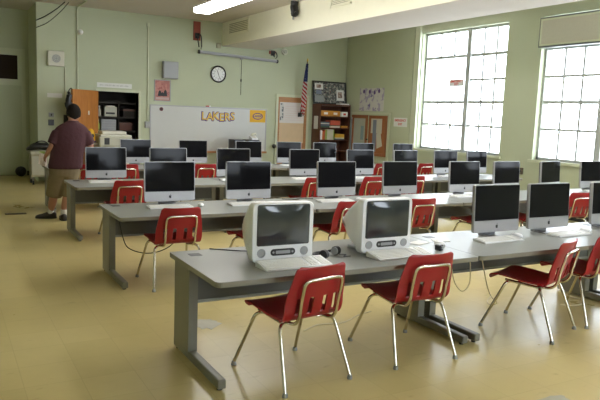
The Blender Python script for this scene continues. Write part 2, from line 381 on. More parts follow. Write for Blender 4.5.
# row, X, face turn (deg, + turns to the left of the picture), y offset
IM=[(0,2.57,0,-.35),(0,3.18,0,-.35),(0,3.98,0,-.35),
    (1,.605,0,-.35),(1,1.424,0,-.35),(1,2.476,0,-.35),(1,3.346,0,-.35),(1,4.345,0,-.35),(1,5.073,4,-.35),(1,5.90,11,-.35),(1,6.787,-4,-.35),
    (2,.502,0,-.35),(2,1.292,0,-.35),(2,2.207,0,-.35),(2,3.325,0,-.35),(2,4.305,0,-.35),(2,5.179,4,-.35),(2,6.017,0,-.35),(2,6.72,5,-.35),
    (3,1.455,0,-.35),(3,2.42,0,-.35),(3,3.445,0,-.35),(3,4.25,0,-.35),(3,5.011,0,-.35),(3,5.887,0,-.35),(3,6.861,0,-.35)]
RWORD={1:'second row from the front',2:'third row from the front',3:'back row'}
CNT=[0,0,0,0]; imac0=None
for (r,x,a,dy) in IM:
    i=CNT[r]; CNT[r]+=1
    if r==0: lab=['silver flat computer nearest the white tube computers, front row','silver flat computer second from left on the front right desk','silver flat computer sliced by the right picture edge, front row'][i]
    else: lab='silver flat computer, %s from left in the %s'%(ORD[i],RWORD[r])
    oy=-.30 if r==0 else -.24; k_=(ROWY[r]+oy+3.9575)/(ROWY[r]+dy+3.9575); loc=(-1.2804+(x+1.2804)*k_,ROWY[r]+oy,H+.0015)
    if imac0 is None: imac0=make_imac(lab); imac0.location=loc; imac0.rotation_euler=(0,0,R(a))
    else: dup(imac0,loc,R(a),lab)

# ------------------------------------------------------------------ keyboards and mice
def make_keyboard(label,w=.42,d=.135,name='keyboard',hb=.02):
    t=thing(name,label,'keyboard')
    b=MB(); b.prism([(-d/2,0),(d/2,0),(d/2,hb),(-d/2,.010)],'x',-w/2,w/2); b.build('keyboard_base','white',t)
    k=MB(); sl=(hb-.010)/d
    rows=6; cw=.019; n=int((w-.02)/cw)
    for r in range(rows):
        y=-d/2+.014+r*(d-.024)/(rows-.2)
        for c in range(n):
            if c in (15,19) and n>18: continue
            x=-w/2+.012+c*cw; z=.010+(y+d/2)*sl
            k.box((x,y,z-.002),(x+.016,y+.016,z+.006))
    k.build('keys','whitek',t)['kind']='stuff'
    return t
def make_mouse(label):
    t=thing('computer_mouse',label,'mouse')
    rr=[]
    for s,z in ((.9,0),(1,.008),(.95,.018),(.75,.027),(.35,.031)): rr.append([(.030*s*math.cos(2*PI*k/14),.055*s*math.sin(2*PI*k/14),z) for k in range(14)])
    MB().rings(rr).build('mouse_body','white',t,True,angle=60)
    MB().ball((0,.03,.0295),.004).build('scroll_ball','greyplastic',t,True)
    return t
KB=[(0,2.52,-.44,4),(0,3.35,-.44,2),(0,4.15,-.44,0),
    (1,.60,-.38,0),(1,1.42,-.38,0),(1,2.45,-.38,0),(1,4.36,-.38,0),(1,6.85,-.38,0),
    (2,.50,-.38,0),(2,2.22,-.38,0),(2,3.34,-.38,0),(2,4.35,-.38,0),(2,6.10,-.38,0),
    (3,4.30,-.38,0)]
kb0=None
for (r,x,dy,a) in KB:
    n=min(range(len(IM)),key=lambda j:abs(IM[j][1]-x)+(0 if IM[j][0]==r else 99)); i=n-sum(CNT[:r])
    if r==0: lab=['white keyboard under the flat computer beside the tube computers','white keyboard before the second flat computer of the front row','white keyboard cut by the right picture edge'][i]
    else: lab='white keyboard before the %s computer from left, %s'%(ORD[i],RWORD[r])
    loc=(x,ROWY[r]+dy,H+.0015)
    if kb0 is None: kb0=make_keyboard(lab); kb0.location=loc; kb0['group']='keyboards before the silver computers'
    else: dup(kb0,loc,R(a),lab)
MS=[(0,2.80,-.37,'white mouse beside the keyboard of the first flat computer, front row'),(0,3.66,-.36,'white mouse on the front right desk near the second flat computer'),
    (1,.92,-.34,'white mouse beside the leftmost computer of the second row'),(1,2.78,-.36,'white mouse beside the third computer of the second row'),
    (2,1.60,-.36,'white mouse in the third row near the red chair gap'),(0,1.93,-.42,'white mouse on the desk right of the second tube computer'),
    (1,4.70,-.36,'white mouse beside the fifth computer of the second row')]
ms0=None
for (r,x,dy,lab) in MS:
    loc=(x,ROWY[r]+dy,H+.0015)
    if ms0 is None: ms0=make_mouse(lab); ms0.location=loc; ms0['group']='white mice on the desks'
    else: dup(ms0,loc,random.uniform(-.4,.4),lab)

# ------------------------------------------------------------------ tube computers
def make_emac(label,loc,rz):
    t=thing('tube_computer',label,'computer',loc,rz,group='white tube computers on the front desk')
    W,HH=.425,.368
    def sec(w,h,y,cz,r): return [(x,y,z) for x,z in rrect(w,h,r,5,0,cz)]
    z0=.014
    cz=z0+HH/2
    b=MB(); b.rings([sec(W-.012,HH-.012,-.008,cz,.03),sec(W,HH,0,cz,.035),sec(W,HH,.05,cz,.035),sec(W-.03,HH-.02,.056,cz,.04)]); b.build('front_bezel','white',t,True,angle=40)
    b=MB(); b.rings([sec(W-.03,HH-.02,.05,cz,.05),sec(W-.035,HH-.03,.13,cz-.003,.08),sec(W-.09,HH-.09,.24,cz-.015,.11),sec(W-.17,HH-.17,.34,cz-.02,.115),sec(W-.25,HH-.25,.40,cz-.022,.08),sec(W-.32,HH-.32,.425,cz-.022,.045)])
    b.build('rear_shell','white',t,True,angle=60)
    b=MB(); b.box((-.12,.02,0),(.12,.28,.022),bev=.006); b.build('foot','greyplastic',t)
    # screen
    b=MB(); b.prism(rrect(.36,.252,.012,4,0,z0+.228),'y',-.0115,-.005); mk=b.build('screen_mask','black',t)
    n=10; rows=[]
    for j in range(n+1):
        for i in range(n+1):
            u=i/n*2-1;v=j/n*2-1; rows.append((u*.171,-.013-.014*(1-u*u)*(1-v*v)**.5*.6-.001,z0+.228+v*.118))
    fs=[(j*(n+1)+i,j*(n+1)+i+1,(j+1)*(n+1)+i+1,(j+1)*(n+1)+i) for j in range(n) for i in range(n)]
    b=MB(); b._add(rows,fs)
    rim=[i for i in range(n+1)]+[(j*(n+1)+n) for j in range(1,n+1)]+[n*(n+1)+i for i in range(n-1,-1,-1)]+[j*(n+1) for j in range(n-1,0,-1)]
    b._add([rows[k] for k in rim]+[(rows[k][0],-.010,rows[k][2]) for k in rim],[(k,(k+1)%len(rim),len(rim)+(k+1)%len(rim),len(rim)+k) for k in range(len(rim))])
    b.build('picture_tube','crt',t,True,angle=50)
    for x in (-.148,.148):
        s=MB(); s.cyl((x,-.0105,z0+.058),(x,-.006,z0+.058),.025,20); sp=s.build('speaker','greyplastic',t,True)
        s=MB(); s.tube([(x+.026*math.cos(k*PI/10),-.0105,z0+.058+.026*math.sin(k*PI/10)) for k in range(20)],.0025,6,closed=True); s.build('speaker_ring','alu',sp)
    s=MB(); s.prism(rrect(.17,.042,.0205,6,0,z0+.058),'y',-.0105,-.006); dr=s.build('drive_bay','black',t)
    s=MB(); s.prism(rrect(.10,.020,.006,3,0,z0+.058),'y',-.0125,-.0105); s.build('disc_door','greyplastic',dr)
    for x in (-.066,.066):
        s=MB(); s.cyl((x,-.0125,z0+.058),(x,-.0105,z0+.058),.007,12); s.build('button','greyplastic',dr)
    # rear cable port on the side
    MB().cyl((W/2-.006,.18,cz-.06),(W/2-.02,.18,cz-.06),.008,10).build('side_screw','greyplastic',t)
    return t
make_emac('white tube computer, left one of the two on the front desk',(.55,-.53,H+.0015),R(-1))
make_emac('white tube computer, right one with its curved side showing',(1.345,-.53,H+.0015),R(1))
k1=make_keyboard('white keyboard with loose keys before the left tube computer',.46,.15,hb=.036); k1.location=(.585,-.63,H+.0015); k1.rotation_euler=(0,0,R(1))
k2=make_keyboard('white keyboard before the right tube computer',.46,.15,hb=.036); k2.location=(1.40,-.628,H+.0015); k2.rotation_euler=(0,0,R(1))

# ------------------------------------------------------------------ chairs
def make_chair(label):
    t=thing('school_chair',label,'chair',group='red plastic school chairs at the desks')
    # profile from seat lip to back top: (y,z,halfwidth)
    prof=[(.262,.372,.150),(.255,.392,.178),(.235,.404,.190),(.18,.407,.196),(.10,.402,.200),(.02,.394,.202),(-.06,.388,.205),(-.13,.389,.208),(-.175,.400,.210),(-.205,.425,.211),(-.222,.46,.212),(-.232,.50,.211),(-.242,.54,.207),(-.252,.58,.201),(-.262,.62,.193),(-.272,.66,.184),(-.281,.695,.178),(-.286,.713,.170),(-.2875,.722,.150)]
    pts=bez([(p[0],p[1],p[2]) for p in prof],3); NC=26
    vs=[];
    for i,p in enumerate(pts):
        s=i/(len(pts)-1)
        for j in range(NC+1):
            u=j/NC*2-1; x=u*p.z
            y,z=p.x,p.y
            if s<.42: z+=.014*u*u*min(1,s*6)          # dished seat
            else: y+=.030*u*u*min(1,(s-.42)*5)        # back wraps forward
            vs.append((x,y,z))
    fs=[]
    for i in range(len(pts)-1):
        for j in range(NC):
            zc=(pts[i].y+pts[i+1].y)/2; back=pts[i].x<-.19
            if back and .437<zc<.535 and j in (4,5,9,10,15,16,20,21): continue   # four slots
            fs.append((i*(NC+1)+j,i*(NC+1)+j+1,(i+1)*(NC+1)+j+1,(i+1)*(NC+1)+j))
    b=MB(); b._add(vs,fs); o=b.build('shell','red',t)
    mo=o.modifiers.new('s','SOLIDIFY'); mo.thickness=.011; mo.offset=0
    dg=bpy.context.evaluated_depsgraph_get(); dg.update(); me=bpy.data.meshes.new_from_object(o.evaluated_get(dg)); o.modifiers.clear(); o.data=me; me.name='shell'; me.shade_smooth()
    try: me.set_sharp_from_angle(angle=R(50))
    except Exception: pass
    # back frame: arch behind the back, running under the seat
    r=.0105
    pts=[(-.135,-.10,.372),(-.135,-.19,.378),(-.135,-.237,.42),(-.136,-.254,.50),(-.137,-.274,.585),(-.130,-.285,.632),(-.098,-.292,.650),(0,-.296,.652)]
    arch=bez(pts+[(-p[0],p[1],p[2]) for p in pts[-2::-1]],4)
    MB().tube(arch,r,8).build('back_frame','chrome',t,True,angle=60)
    b=MB(); b.tube(bez([(-.17,-.13,.372),(-.155,.0,.374),(-.15,.14,.380)],4),r,8).tube(bez([(.17,-.13,.372),(.155,.0,.374),(.15,.14,.380)],4),r,8).tube([(-.155,.05,.372),(.155,.05,.372)],r*.9,8); b.build('seat_frame','chrome',t,True,angle=60)
    for sx in (-1,1):
        for rear in (0,1):
            if rear: path=[(sx*.10,-.105,.366),(sx*.165,-.125,.366),(sx*.198,-.148,.345),(sx*.207,-.17,.30),(sx*.24,-.275,.02)]
            else: path=[(sx*.10,.10,.366),(sx*.16,.115,.368),(sx*.186,.13,.348),(sx*.196,.15,.30),(sx*.238,.272,.02)]
            l=MB().tube(bez(path[:4],5)+[Vector(path[4])],r,10).build('leg','chrome',t,True,angle=60)
            e=Vector(path[4]); MB().tube([(e.x,e.y,.026),(e.x,e.y,.02),(e.x,e.y,.008),(e.x,e.y,0)],[.012,.0135,.0165,.0165],12).build('foot_glide','rail',l,True)
    return t
CH=[(.545,-.70,8,'red chair nearest the camera, in front of the left tube computer'),
    (1.418,-.67,-2,'red chair in front of the right tube computer'),
    (2.63,-.69,20,'red chair turned sideways, before the flat computers of the front row'),
    (3.29,-.62,1,'red chair at the right picture edge, front row'),
    (.525,Y2-.66,0,'red chair seen whole at the left end of the second row'),
    (1.36,Y2-.72,14,'red chair mostly hidden behind the left tube computer'),
    (2.325,Y2-.65,0,'red chair rising left of the right tube computer'),
    (3.235,Y2-.65,0,'red chair just right of the right tube computer'),
    (4.275,Y2-.68,5,'red chair whose seat shows left of the front row flat computer'),
    (5.05,Y2-.66,8,'red chair between the two flat computers of the front row'),
    (5.86,Y2-.66,-8,'red chair right of the second flat computer, second row'),
    (.645,Y3-.66,0,'red chair at the left end of the third row'),
    (3.22,Y3-.66,-2,'red chair second from left in the third row'),
    (4.175,Y3-.66,-2,'red chair third from left in the third row'),
    (4.93,Y3-.66,0,'red chair showing only an edge beside the fourth computer of row two'),
    (.62,Y4-.66,0,'red chair glimpsed under the leftmost computer of the third row'),
    (1.16,Y4-.66,0,'red chair in the back row behind the leftmost third row computer'),
    (2.43,Y4-.66,0,'red chair in the back row between two third row computers'),
    (5.97,Y4-.66,0,'red chair edge in the back row right of the fifth third row computer'),
    (7.0,Y4-.66,0,'red chair in the back row farthest to the right, near the window')]
ch0=None
for (x,y,a,lab) in CH:
    if ch0 is None: ch0=make_chair(lab); ch0.location=(x,y,0); ch0.rotation_euler=(0,0,R(a))
    else: dup(ch0,(x,y,0),R(a),lab)

#@@PART2
# ------------------------------------------------------------------ things on the front desk
def simple(name,label,cat,bld,mat,loc=(0,0,0),rz=0,group=None,smooth=False,kind=None):
    o=bld.build(name,mat,None,smooth); o.location=loc; o.rotation_euler=(0,0,rz); return tag(o,label,cat,group,kind)
ZD=H+.0015
t=thing('headphones','black headphones lying beside the left tube computer keyboard','headphones',(.915,-.46,ZD),.5)
MB().tube(bez([(-.085,-.01,.03),(-.07,.05,.012),(0,.085,.010),(.07,.05,.012),(.085,-.01,.03)],5),.008,8).build('headband','black',t,True)
for sx in (-1,1):
    e=MB(); e.cyl((sx*.065,-.03,.03),(sx*.095,-.03,.03),.030,16); ec=e.build('ear_cup','black',t,True)
    e=MB(); e.cyl((sx*.055,-.03,.03),(sx*.065,-.03,.03),.026,16); e.build('ear_pad','greyplastic',ec,True)
MB().tube(bez([(.09,-.05,.006),(.12,-.085,.004),(.06,-.10,.004),(.10,-.13,.004)],6),.003,6).build('cord','cable',t,True)
t=thing('desk_webcam','small black cube on the desk right of the second tube computer','camera',(1.80,-.56,ZD),.3)
MB().box((-.024,-.022,0),(.024,.022,.040),bev=.005).build('camera_body','black',t)
MB().cyl((0,-.022,.022),(0,-.030,.022),.012,14).build('lens','greyplastic',t,True)
MB().box((-.018,-.016,.04),(.018,.016,.044),bev=.002).build('top_plate','alu',t)
g='loose papers on the front desk'
def sheet(w,d): return MB().box((-w/2,-d/2,0),(w/2,d/2,.0025))
simple('paper_sheet','white paper slip on the desk just right of the second tube computer','paper',sheet(.15,.10),'paper',(1.83,-.30,ZD),.3,g)
simple('paper_sheet','white paper slip near the join of the two front desks','paper',sheet(.13,.10),'paper',(2.07,-.27,ZD),-.5,g)
# cables
def cable(label,pts,mat='cable',r=.005,group='cables hanging round the desks',n=7):
    return simple('cable',label,'cable',MB().tube(bez(pts,n),r,6),mat,group=group,smooth=True)
cable('black cable trailing over the front desk left of the tube computer',[(.27,-.02,ZD+.005),(.35,-.08,ZD+.005),(.43,-.14,ZD+.005),(.50,-.17,ZD+.005)],r=.004)
cable('dark cable looping under the left end of the second row desk',[(.12,Y2-.34,H-.04),(.16,Y2-.36,.38),(.22,Y2-.38,.27),(.40,Y2-.40,.22),(.60,Y2-.38,.27),(.75,Y2-.34,.42)])
cable('beige cable looping under the front desk join',[(2.09,-.345,.58),(2.10,-.38,.448),(2.13,-.40,.328),(2.209,-.40,.256),(2.277,-.40,.305),(2.297,-.38,.431),(2.30,-.345,.58)],'cablew')
cable('beige cable dangling under the second front desk',[(2.42,-.345,.58),(2.434,-.38,.436),(2.472,-.40,.278),(2.526,-.40,.183),(2.62,-.38,.11),(2.74,-.20,.03),(2.86,-.05,.006),(3.0,.05,.006)],'cablew')
cable('beige cable on the floor behind the second front chair',[(.98,-.10,.006),(1.15,-.02,.006),(1.35,-.05,.006),(1.55,.05,.006),(1.72,.10,.006)],'cablew')
cable('beige cable coiled on the floor at the right picture edge',[(3.40,-.38,.006),(3.55,-.45,.006),(3.72,-.36,.006),(3.62,-.22,.05),(3.55,-.20,.25),(3.58,-.20,.5)],'cablew')
cable('black cable lying behind the keyboard of the third row desk',[(1.95,Y2-.08,ZD+.005),(2.05,Y2-.14,ZD+.005),(2.2,Y2-.10,ZD+.005),(2.30,Y2-.16,ZD+.005)],r=.004)
# floor marks
def blob(cx,cy,rx,ry,n=22,h=.002):
    b=MB(); pts=[]
    for k in range(n):
        a=2*PI*k/n; q=1+random.uniform(-.22,.18); pts.append((cx+rx*q*math.cos(a),cy+ry*q*math.sin(a)))
    return b.prism(pts,'z',.0005,h)
M['patch']=nmat('worn grey tile patch',(.40,.385,.31),.5,var=.12,vscale=14)
simple('floor_patch','pale grey worn patch on the floor under the front desk','floor patch',blob(.40,.33,.10,.12),'patch')
simple('floor_patch','grey worn patch cut by the bottom picture edge','floor patch',blob(1.70,-1.68,.14,.06),'patch')
t=thing('floor_outlet','flat dark metal cover plate let into the floor at left','floor plate',(-.37,5.87,0))
MB().box((-.14,-.05,0),(.14,.05,.008),bev=.003).build('cover_plate',nmat('dark bronze plate',(.07,.06,.05),.5),t)
for x in (-.11,.11): MB().cyl((x,0,.008),(x,0,.011),.012,10).build('screw','rail',t)

# ------------------------------------------------------------------ back wall
YW=YB
t=thing('whiteboard','long white marker board on the back wall','whiteboard',(4.177,YW,0))
MB().box((-1.40,-.018,.66),(1.40,-.004,1.645)).build('board_panel','wb',t)
b=MB(); b.box((-1.425,-.026,.64),(-1.40,0,1.67)).box((1.40,-.026,.64),(1.425,0,1.67)).box((-1.40,-.026,1.645),(1.40,0,1.67)); b.build('frame','alu',t)
MB().box((-1.42,-.09,.615),(1.42,0,.66)).build('marker_tray','oak',t)
t=thing('letter_banner','cut out gold letters with purple edges stuck on the whiteboard','letters',(4.362,YW-.019,1.452))
wd='LAKERS'; xs=[-.36,-.215,-.07,.075,.215,.35]; dz=[0,-.012,.008,-.018,-.004,.012]
for c,x,z in zip(wd,xs,dz):
    bk=text_obj('letter_backing',c,.27,'purple',t,(x-.006,-.002,z-.006),FACE_Y,.001,.012)
    text_obj('letter',c,.245,'gold',bk,(.008,-.004,.006),FACE_Y,.001,.004)
t=thing('team_pennant','square yellow cloth flag with a purple oval on the whiteboard','flag',(5.362,YW-.019,1.495))
MB().box((-.205,-.006,-.145),(.205,0,.145)).build('cloth','yellow',t)
b=MB(); b.prism([(.135*math.cos(k*PI/14),.08*math.sin(k*PI/14)) for k in range(28)],'y',-.008,-.006); ov=b.build('oval_emblem','purple',t)
b=MB(); b.prism([(.115*math.cos(k*PI/14),.058*math.sin(k*PI/14)) for k in range(28)],'y',-.010,-.008); b.build('ball','gold',ov)
text_obj('emblem_lettering','LAKERS',.072,'purple',t,(0,-.0115,0),FACE_Y,.001,.002)
t=thing('magnet','round dark red magnet at the top left of the whiteboard','magnet',(3.005,YW-.0185,1.575)); MB().cyl((0,0,0),(0,-.012,0),.042,18).build('magnet_disc',nmat('dark red plastic',(.12,.01,.012),.4),t,True); MB().cyl((0,-.012,0),(0,-.02,0),.02,14).build('magnet_grip','black',t,True)
t=thing('marker_pen','red marker resting on the top edge of the whiteboard','pen',(4.10,YW-.014,1.683)); MB().cyl((-.05,0,0),(.03,0,0),.012,10).build('barrel','sheetred',t,True); MB().cyl((.03,0,0),(.06,0,0),.0125,10).build('pen_cap','white',t,True)
t=thing('wall_clock','round black rimmed wall clock with a white face','clock',(4.335,YW,2.42))
RC=.185
MB().tube([(RC*.95*math.cos(k*PI/20),-.022,RC*.95*math.sin(k*PI/20)) for k in range(40)],.018,8,closed=True).build('rim','black',t,True)
fc=MB().cyl((0,0,0),(0,-.018,0),RC*.95,40).build('dial','white',t,True)
b=MB()
for k in range(12):
    a=k*PI/6; b.box((-.004,-.021,RC*.70),(.004,-.018,RC*.80),Matrix.Rotation(a,4,'Y'))
b.build('hour_marks','black',fc)
for k in range(1,13): text_obj('numeral',str(k),.042,'black',fc,(RC*.58*math.sin(k*PI/6),-.0185,RC*.58*math.cos(k*PI/6)),FACE_Y,.0005)
for (a,l,w_) in ((R(-20),.09,.006),(R(160),.125,.004)): MB().box((-w_,-.026,-.02),(w_,-.023,l),Matrix.Rotation(a,4,'Y')).build('hand','black',t)
t=thing('wall_speaker','square cream loudspeaker with a round grille on the back wall','speaker',(.81,YW,2.50))
MB().box((-.155,-.09,-.15),(.155,0,.15),bev=.01).build('cabinet','offwhite',t)
gr=MB().cyl((0,-.09,0),(0,-.096,0),.085,28).build('grille','greyplastic',t,True)
for q in (.03,.055,.08): MB().tube([(q*math.cos(k*PI/12),-.097,q*math.sin(k*PI/12)) for k in range(24)],.0035,6,closed=True).build('grille_ring','offwhite',gr,True)
t=thing('wall_box','plain grey metal box above the pink poster','box',(3.18,YW,2.43))
MB().box((-.17,-.14,-.185),(.17,0,.185),bev=.012).build('case','greywall',t); MB().box((-.15,-.143,-.165),(.15,-.139,.165)).build('front_cover',nmat('lighter grey enamel',(.38,.39,.41),.5),t)
t=thing('alarm_dome','small white domed alarm on the conduit, high on the back wall','alarm',(1.29,YW-.036,3.07)); MB().cyl((0,.002,0),(0,-.03,0),.06,16).build('dome_base','offwhite',t,True); MB().ball((0,-.04,0),.05,14,8,(1,.8,1)).build('dome','white',t,True)
simple('wall_label','narrow white label strip on the wall left of the orange door','sign',MB().box((-.145,-.006,-.045),(.145,0,.045)),'paper',(.785,YW,1.765))
t=thing('header_sign','long white faintly lettered strip above the dark closet','sign',(1.99,YW,2.03)); MB().box((-.365,-.008,-.05),(.365,0,.05)).build('strip','paper',t); hb_=MB()
for q in range(22): hb_.box((-.31+q*.028,-.0092,-.014),(-.31+q*.028+(.010 if q%5 else .018),-.008,.014 if q%3 else .006))
hb_.build('faint_lettering',nmat('faded ink',(.42,.42,.41),.8),t)['kind']='stuff'
for (x,z,w_,h_,lab,m) in ((.715,1.37,.05,.045,'upper small dark switch plate on the pale green wall','greyplastic'),(.71,1.215,.055,.06,'lower black switch box on the pale green wall','black')):
    t=thing('wall_switch',lab,'switch',(x,YW,z),group='switches left of the orange door'); MB().box((-w_,-.02,-h_),(w_,0,h_),bev=.004).build('switch_plate',m,t); MB().box((-.012,-.03,-.02),(.012,-.02,.02)).build('toggle','black',t)
t=thing('telephone','black wall telephone half hidden by the head of the standing person','telephone',(1.02,YW,1.28)); MB().box((-.07,-.05,-.12),(.07,0,.10),bev=.01).build('phone_body','black',t); MB().tube([(-.05,-.06,.09),(-.05,-.085,.05),(-.05,-.085,-.05),(-.05,-.06,-.09)],.02,10).build('handset','black',t,True)
t=thing('poster','pinkish framed poster with dark figures on the back wall','poster',(3.03,YW,1.98))
b=MB(); b.box((-.185,-.02,-.235),(-.165,0,.235)).box((.165,-.02,-.235),(.185,0,.235)).box((-.165,-.02,.215),(.165,0,.235)).box((-.165,-.02,-.235),(.165,0,-.215)); b.build('frame','greywall',t)
MB().box((-.165,-.012,-.215),(.165,-.004,.215)).build('print',blotch('pink print',(.42,.17,.15),[((.50,.22,.19),1.,.5),((.36,.12,.11),4.,.6)],9),t)
b=MB()
for x,h_ in ((-.06,.13),(0,.09),(.065,.15)): b.prism([(x-.045,-.12),(x+.045,-.12),(x+.03,-.12+h_*.7),(x,-.12+h_),(x-.03,-.12+h_*.7)],'y',-.0135,-.012)
b.build('figures','black',t)['kind']='stuff'
MB().box((-.15,-.0135,-.20),(.15,-.012,-.145)).build('caption_band',nmat('pale pink band',(.50,.36,.33),.6),t)
# conduits and cables on the wall
def conduit(label,pts,r=.014,mat='wall_trim'): return simple('conduit',label,'pipe',MB().tube(pts,r,8),mat,group='painted conduits on the back wall',smooth=True)
conduit('painted conduit running from ceiling to the orange door, through the alarm',[(1.235,9.05,ZC-.015),(1.232,YW-.06,ZC-.016),(1.232,YW-.016,ZC-.06),(1.232,YW-.016,1.90)],.016)
conduit('painted conduit dropping beside the square wall loudspeaker',[(.99,YW-.014,2.34),(.99,YW-.014,1.42)],.012)
conduit('painted conduit left of the pink poster and whiteboard',[(2.70,YW-.014,3.335),(2.70,YW-.014,1.30)],.014)
t=thing('junction_box','grey junction box on the conduit left of the whiteboard','box',(2.69,YW-.03,1.225)); MB().box((-.05,-.03,-.07),(.05,.03,.07),bev=.005).build('box_body','greywall',t); MB().cyl((0,-.03,0),(0,-.036,0),.01,10).build('cover_screw','alu',t)  # junction box where the conduit ends
t=thing('conduit_box','small square cap on top of the conduit above the grey box','box',(2.70,YW,3.36)); MB().box((-.03,-.03,-.04),(.03,0,.04),bev=.004).build('cap_body','wall_trim',t)
t=thing('wall_socket','small tan square box below the beam on the back wall','box',(4.33,YW,3.06)); MB().box((-.05,-.04,-.055),(.05,0,.055),bev=.005).build('box_body',nmat('tan metal',(.36,.34,.24),.5),t)
simple('hanging_cable','upper slack black cable slung from the wall to the ceiling','cable',MB().tube(bez([(.45,YW-.01,3.22),(.60,YW-.15,3.30),(.78,YW-.3,3.43),(.93,YW-.45,ZC-.005)],6),.010,6),'cable',group='slack cables at the left ceiling',smooth=True)
simple('hanging_cable','lower slack black cable slung from the wall to the ceiling','cable',MB().tube(bez([(.45,YW-.01,3.08),(.64,YW-.15,3.18),(.85,YW-.3,3.38),(1.0,YW-.45,ZC-.005)],6),.008,6),'cable',group='slack cables at the left ceiling',smooth=True)
# projection screen
t=thing('projection_screen','rolled up grey projection screen bar hung below the beam','projection screen',(0,0,0))
A=Vector((3.80,9.78,2.87)); B_=Vector((5.72,9.78,2.80)); MB().cyl(A,B_,.034,16).build('screen_casing','screenbar',t,True)
for p_,d_ in ((A,-1),(B_,1)): MB().cyl(p_,p_+Vector((d_*.03,0,0)),.042,16).build('end_cap','black',t,True)
mid=A.lerp(B_,.53)
pc=MB().tube([mid,mid+Vector((0,0,-.86))],.006,6).build('pull_cord','cable',t); MB().cyl(mid+Vector((0,0,-.50)),mid+Vector((0,0,-.56)),.016,10).build('pull_knob','black',pc,True); MB().box((mid.x-.03,mid.y-.02,mid.z-.06),(mid.x+.03,mid.y+.02,mid.z-.03)).build('pull_tab','greyplastic',pc)
def bracket(label,x,z0,z1,end,plank):
    t=thing('screen_bracket',label,'bracket',(0,0,0),group='brackets carrying the projection screen')
    MB().box((x-.08,YW-.04,z0),(x+.08,YW,z1),bev=.004).build('backing_plank','rust',t)
    for dx in (-.03,.045):
        MB().tube(bez([(x+dx,YW-.04,z0+plank),(x+dx,YW-.12,z0+plank+.02),(x+dx*1.2,YW-.17,z0+plank-.06),(x+dx*.8+ (end.x-x)*.5,9.80,end.z+.10)],5),.013,8).build('hook','black',t,True)
    MB().box((x-.05,YW-.06,z0+plank-.06),(x+.05,YW-.04,z0+plank+.06)).build('hook_plate','black',t)
    MB().tube([(x+.045,9.81,end.z+.10),(end.x,9.78,end.z+.062)],.008,6).build('chain','black',t)
    return t
bracket('rust red plank bracket at the left end of the projection screen',3.80,3.13,3.54,A+Vector((.03,0,0)),.10)
bracket('short rust red bracket at the right end of the projection screen',5.70,2.98,3.055,B_-Vector((.03,0,0)),.02)
t=thing('smoke_detector','small round detector under the beam, right of the screen bracket','detector',(6.03,YW,3.06)); MB().cyl((0,0,0),(0,-.05,0),.075,18).build('detector_base','offwhite',t,True); MB().cyl((0,-.05,0),(0,-.075,0),.045,18).build('detector_head',nmat('aged plastic',(.42,.42,.34),.5),t,True)
# beam grilles
def grille(label,y0,y1,z0,z1):
    t=thing('air_vent',label,'vent',(BX0,0,0),group='air grilles on the beam')
    b=MB(); b.box((-.02,y0,z0),(0,y0+.03,z1)).box((-.02,y1-.03,z0),(0,y1,z1)).box((-.02,y0,z0),(0,y1,z0+.025)).box((-.02,y0,z1-.025),(0,y1,z1)); b.build('frame','beam',t)
    MB().box((-.006,y0+.03,z0+.02),(-.001,y1-.03,z1-.02)).build('backing',nmat('vent duct paint',(.40,.39,.28),.7),t)
    b=MB(); n=7
    for k in range(n):
        z=z0+.035+(z1-z0-.07)*k/(n-1); b.box((-.016,y0+.03,z-.006),(-.005,y1-.03,z+.006),)
    b.build('louvres','beam',t)['kind']='stuff'
grille('beige air grille on the beam near the back wall',8.55,9.62,3.26,3.545)
grille('air grille on the beam cut by the top picture edge',4.70,5.32,3.33,3.55)
t=thing('cable_bundle','black wrapped cable bundle hanging from the ceiling before the beam','cable bundle',(4.33,6.42,3.26))
MB().tube(bez([(0,0,.318),(.0,.01,.22),(.0,-.02,.12),(0,.02,.06)],5),[(.075,.05)]*5+[(.08,.055)]*5+[(.075,.05)]*3+[(.06,.04)]*2+[(.04,.03)],12).build('wrapped_coil','black',t,True)
MB().cyl((0,.03,.08),(0,.03,0),.018,10).build('plug','greyplastic',t,True)
MB().tube([(-.02,-.09,.10),(0,-.04,.13),(.0,.03,.08)],.022,8).build('loose_end','black',t,True)
# ------------------------------------------------------------------ lamp
t=thing('fluorescent_lamp','long lit fluorescent ceiling fixture left of the beam','lamp',(2.84,0,0))
y0,y1=-1.4,7.1; zb=3.30
b=MB(); b.box((-.15,y0,zb+.06),(.15,y1,zb+.10),bev=.006); b.box((-.155,y0-.02,zb-.02),(.155,y0,zb+.10)).box((-.155,y1,zb-.02),(.155,y1+.02,zb+.10)); b.build('housing','lampwhite',t)
b=MB(); sect=[(-.15,zb+.06),(-.15,zb+.015),(-.11,zb-.02),(.11,zb-.02),(.15,zb+.015),(.15,zb+.06)]; b.prism(sect,'y',y0+.002,y1-.002); b.build('diffuser','lamp',t)
for y_ in (-.9,1.6,4.0,6.4): MB().cyl((0,y_,zb+.10),(0,y_,ZC),.01,8).build('hanger_stem','alu',t)
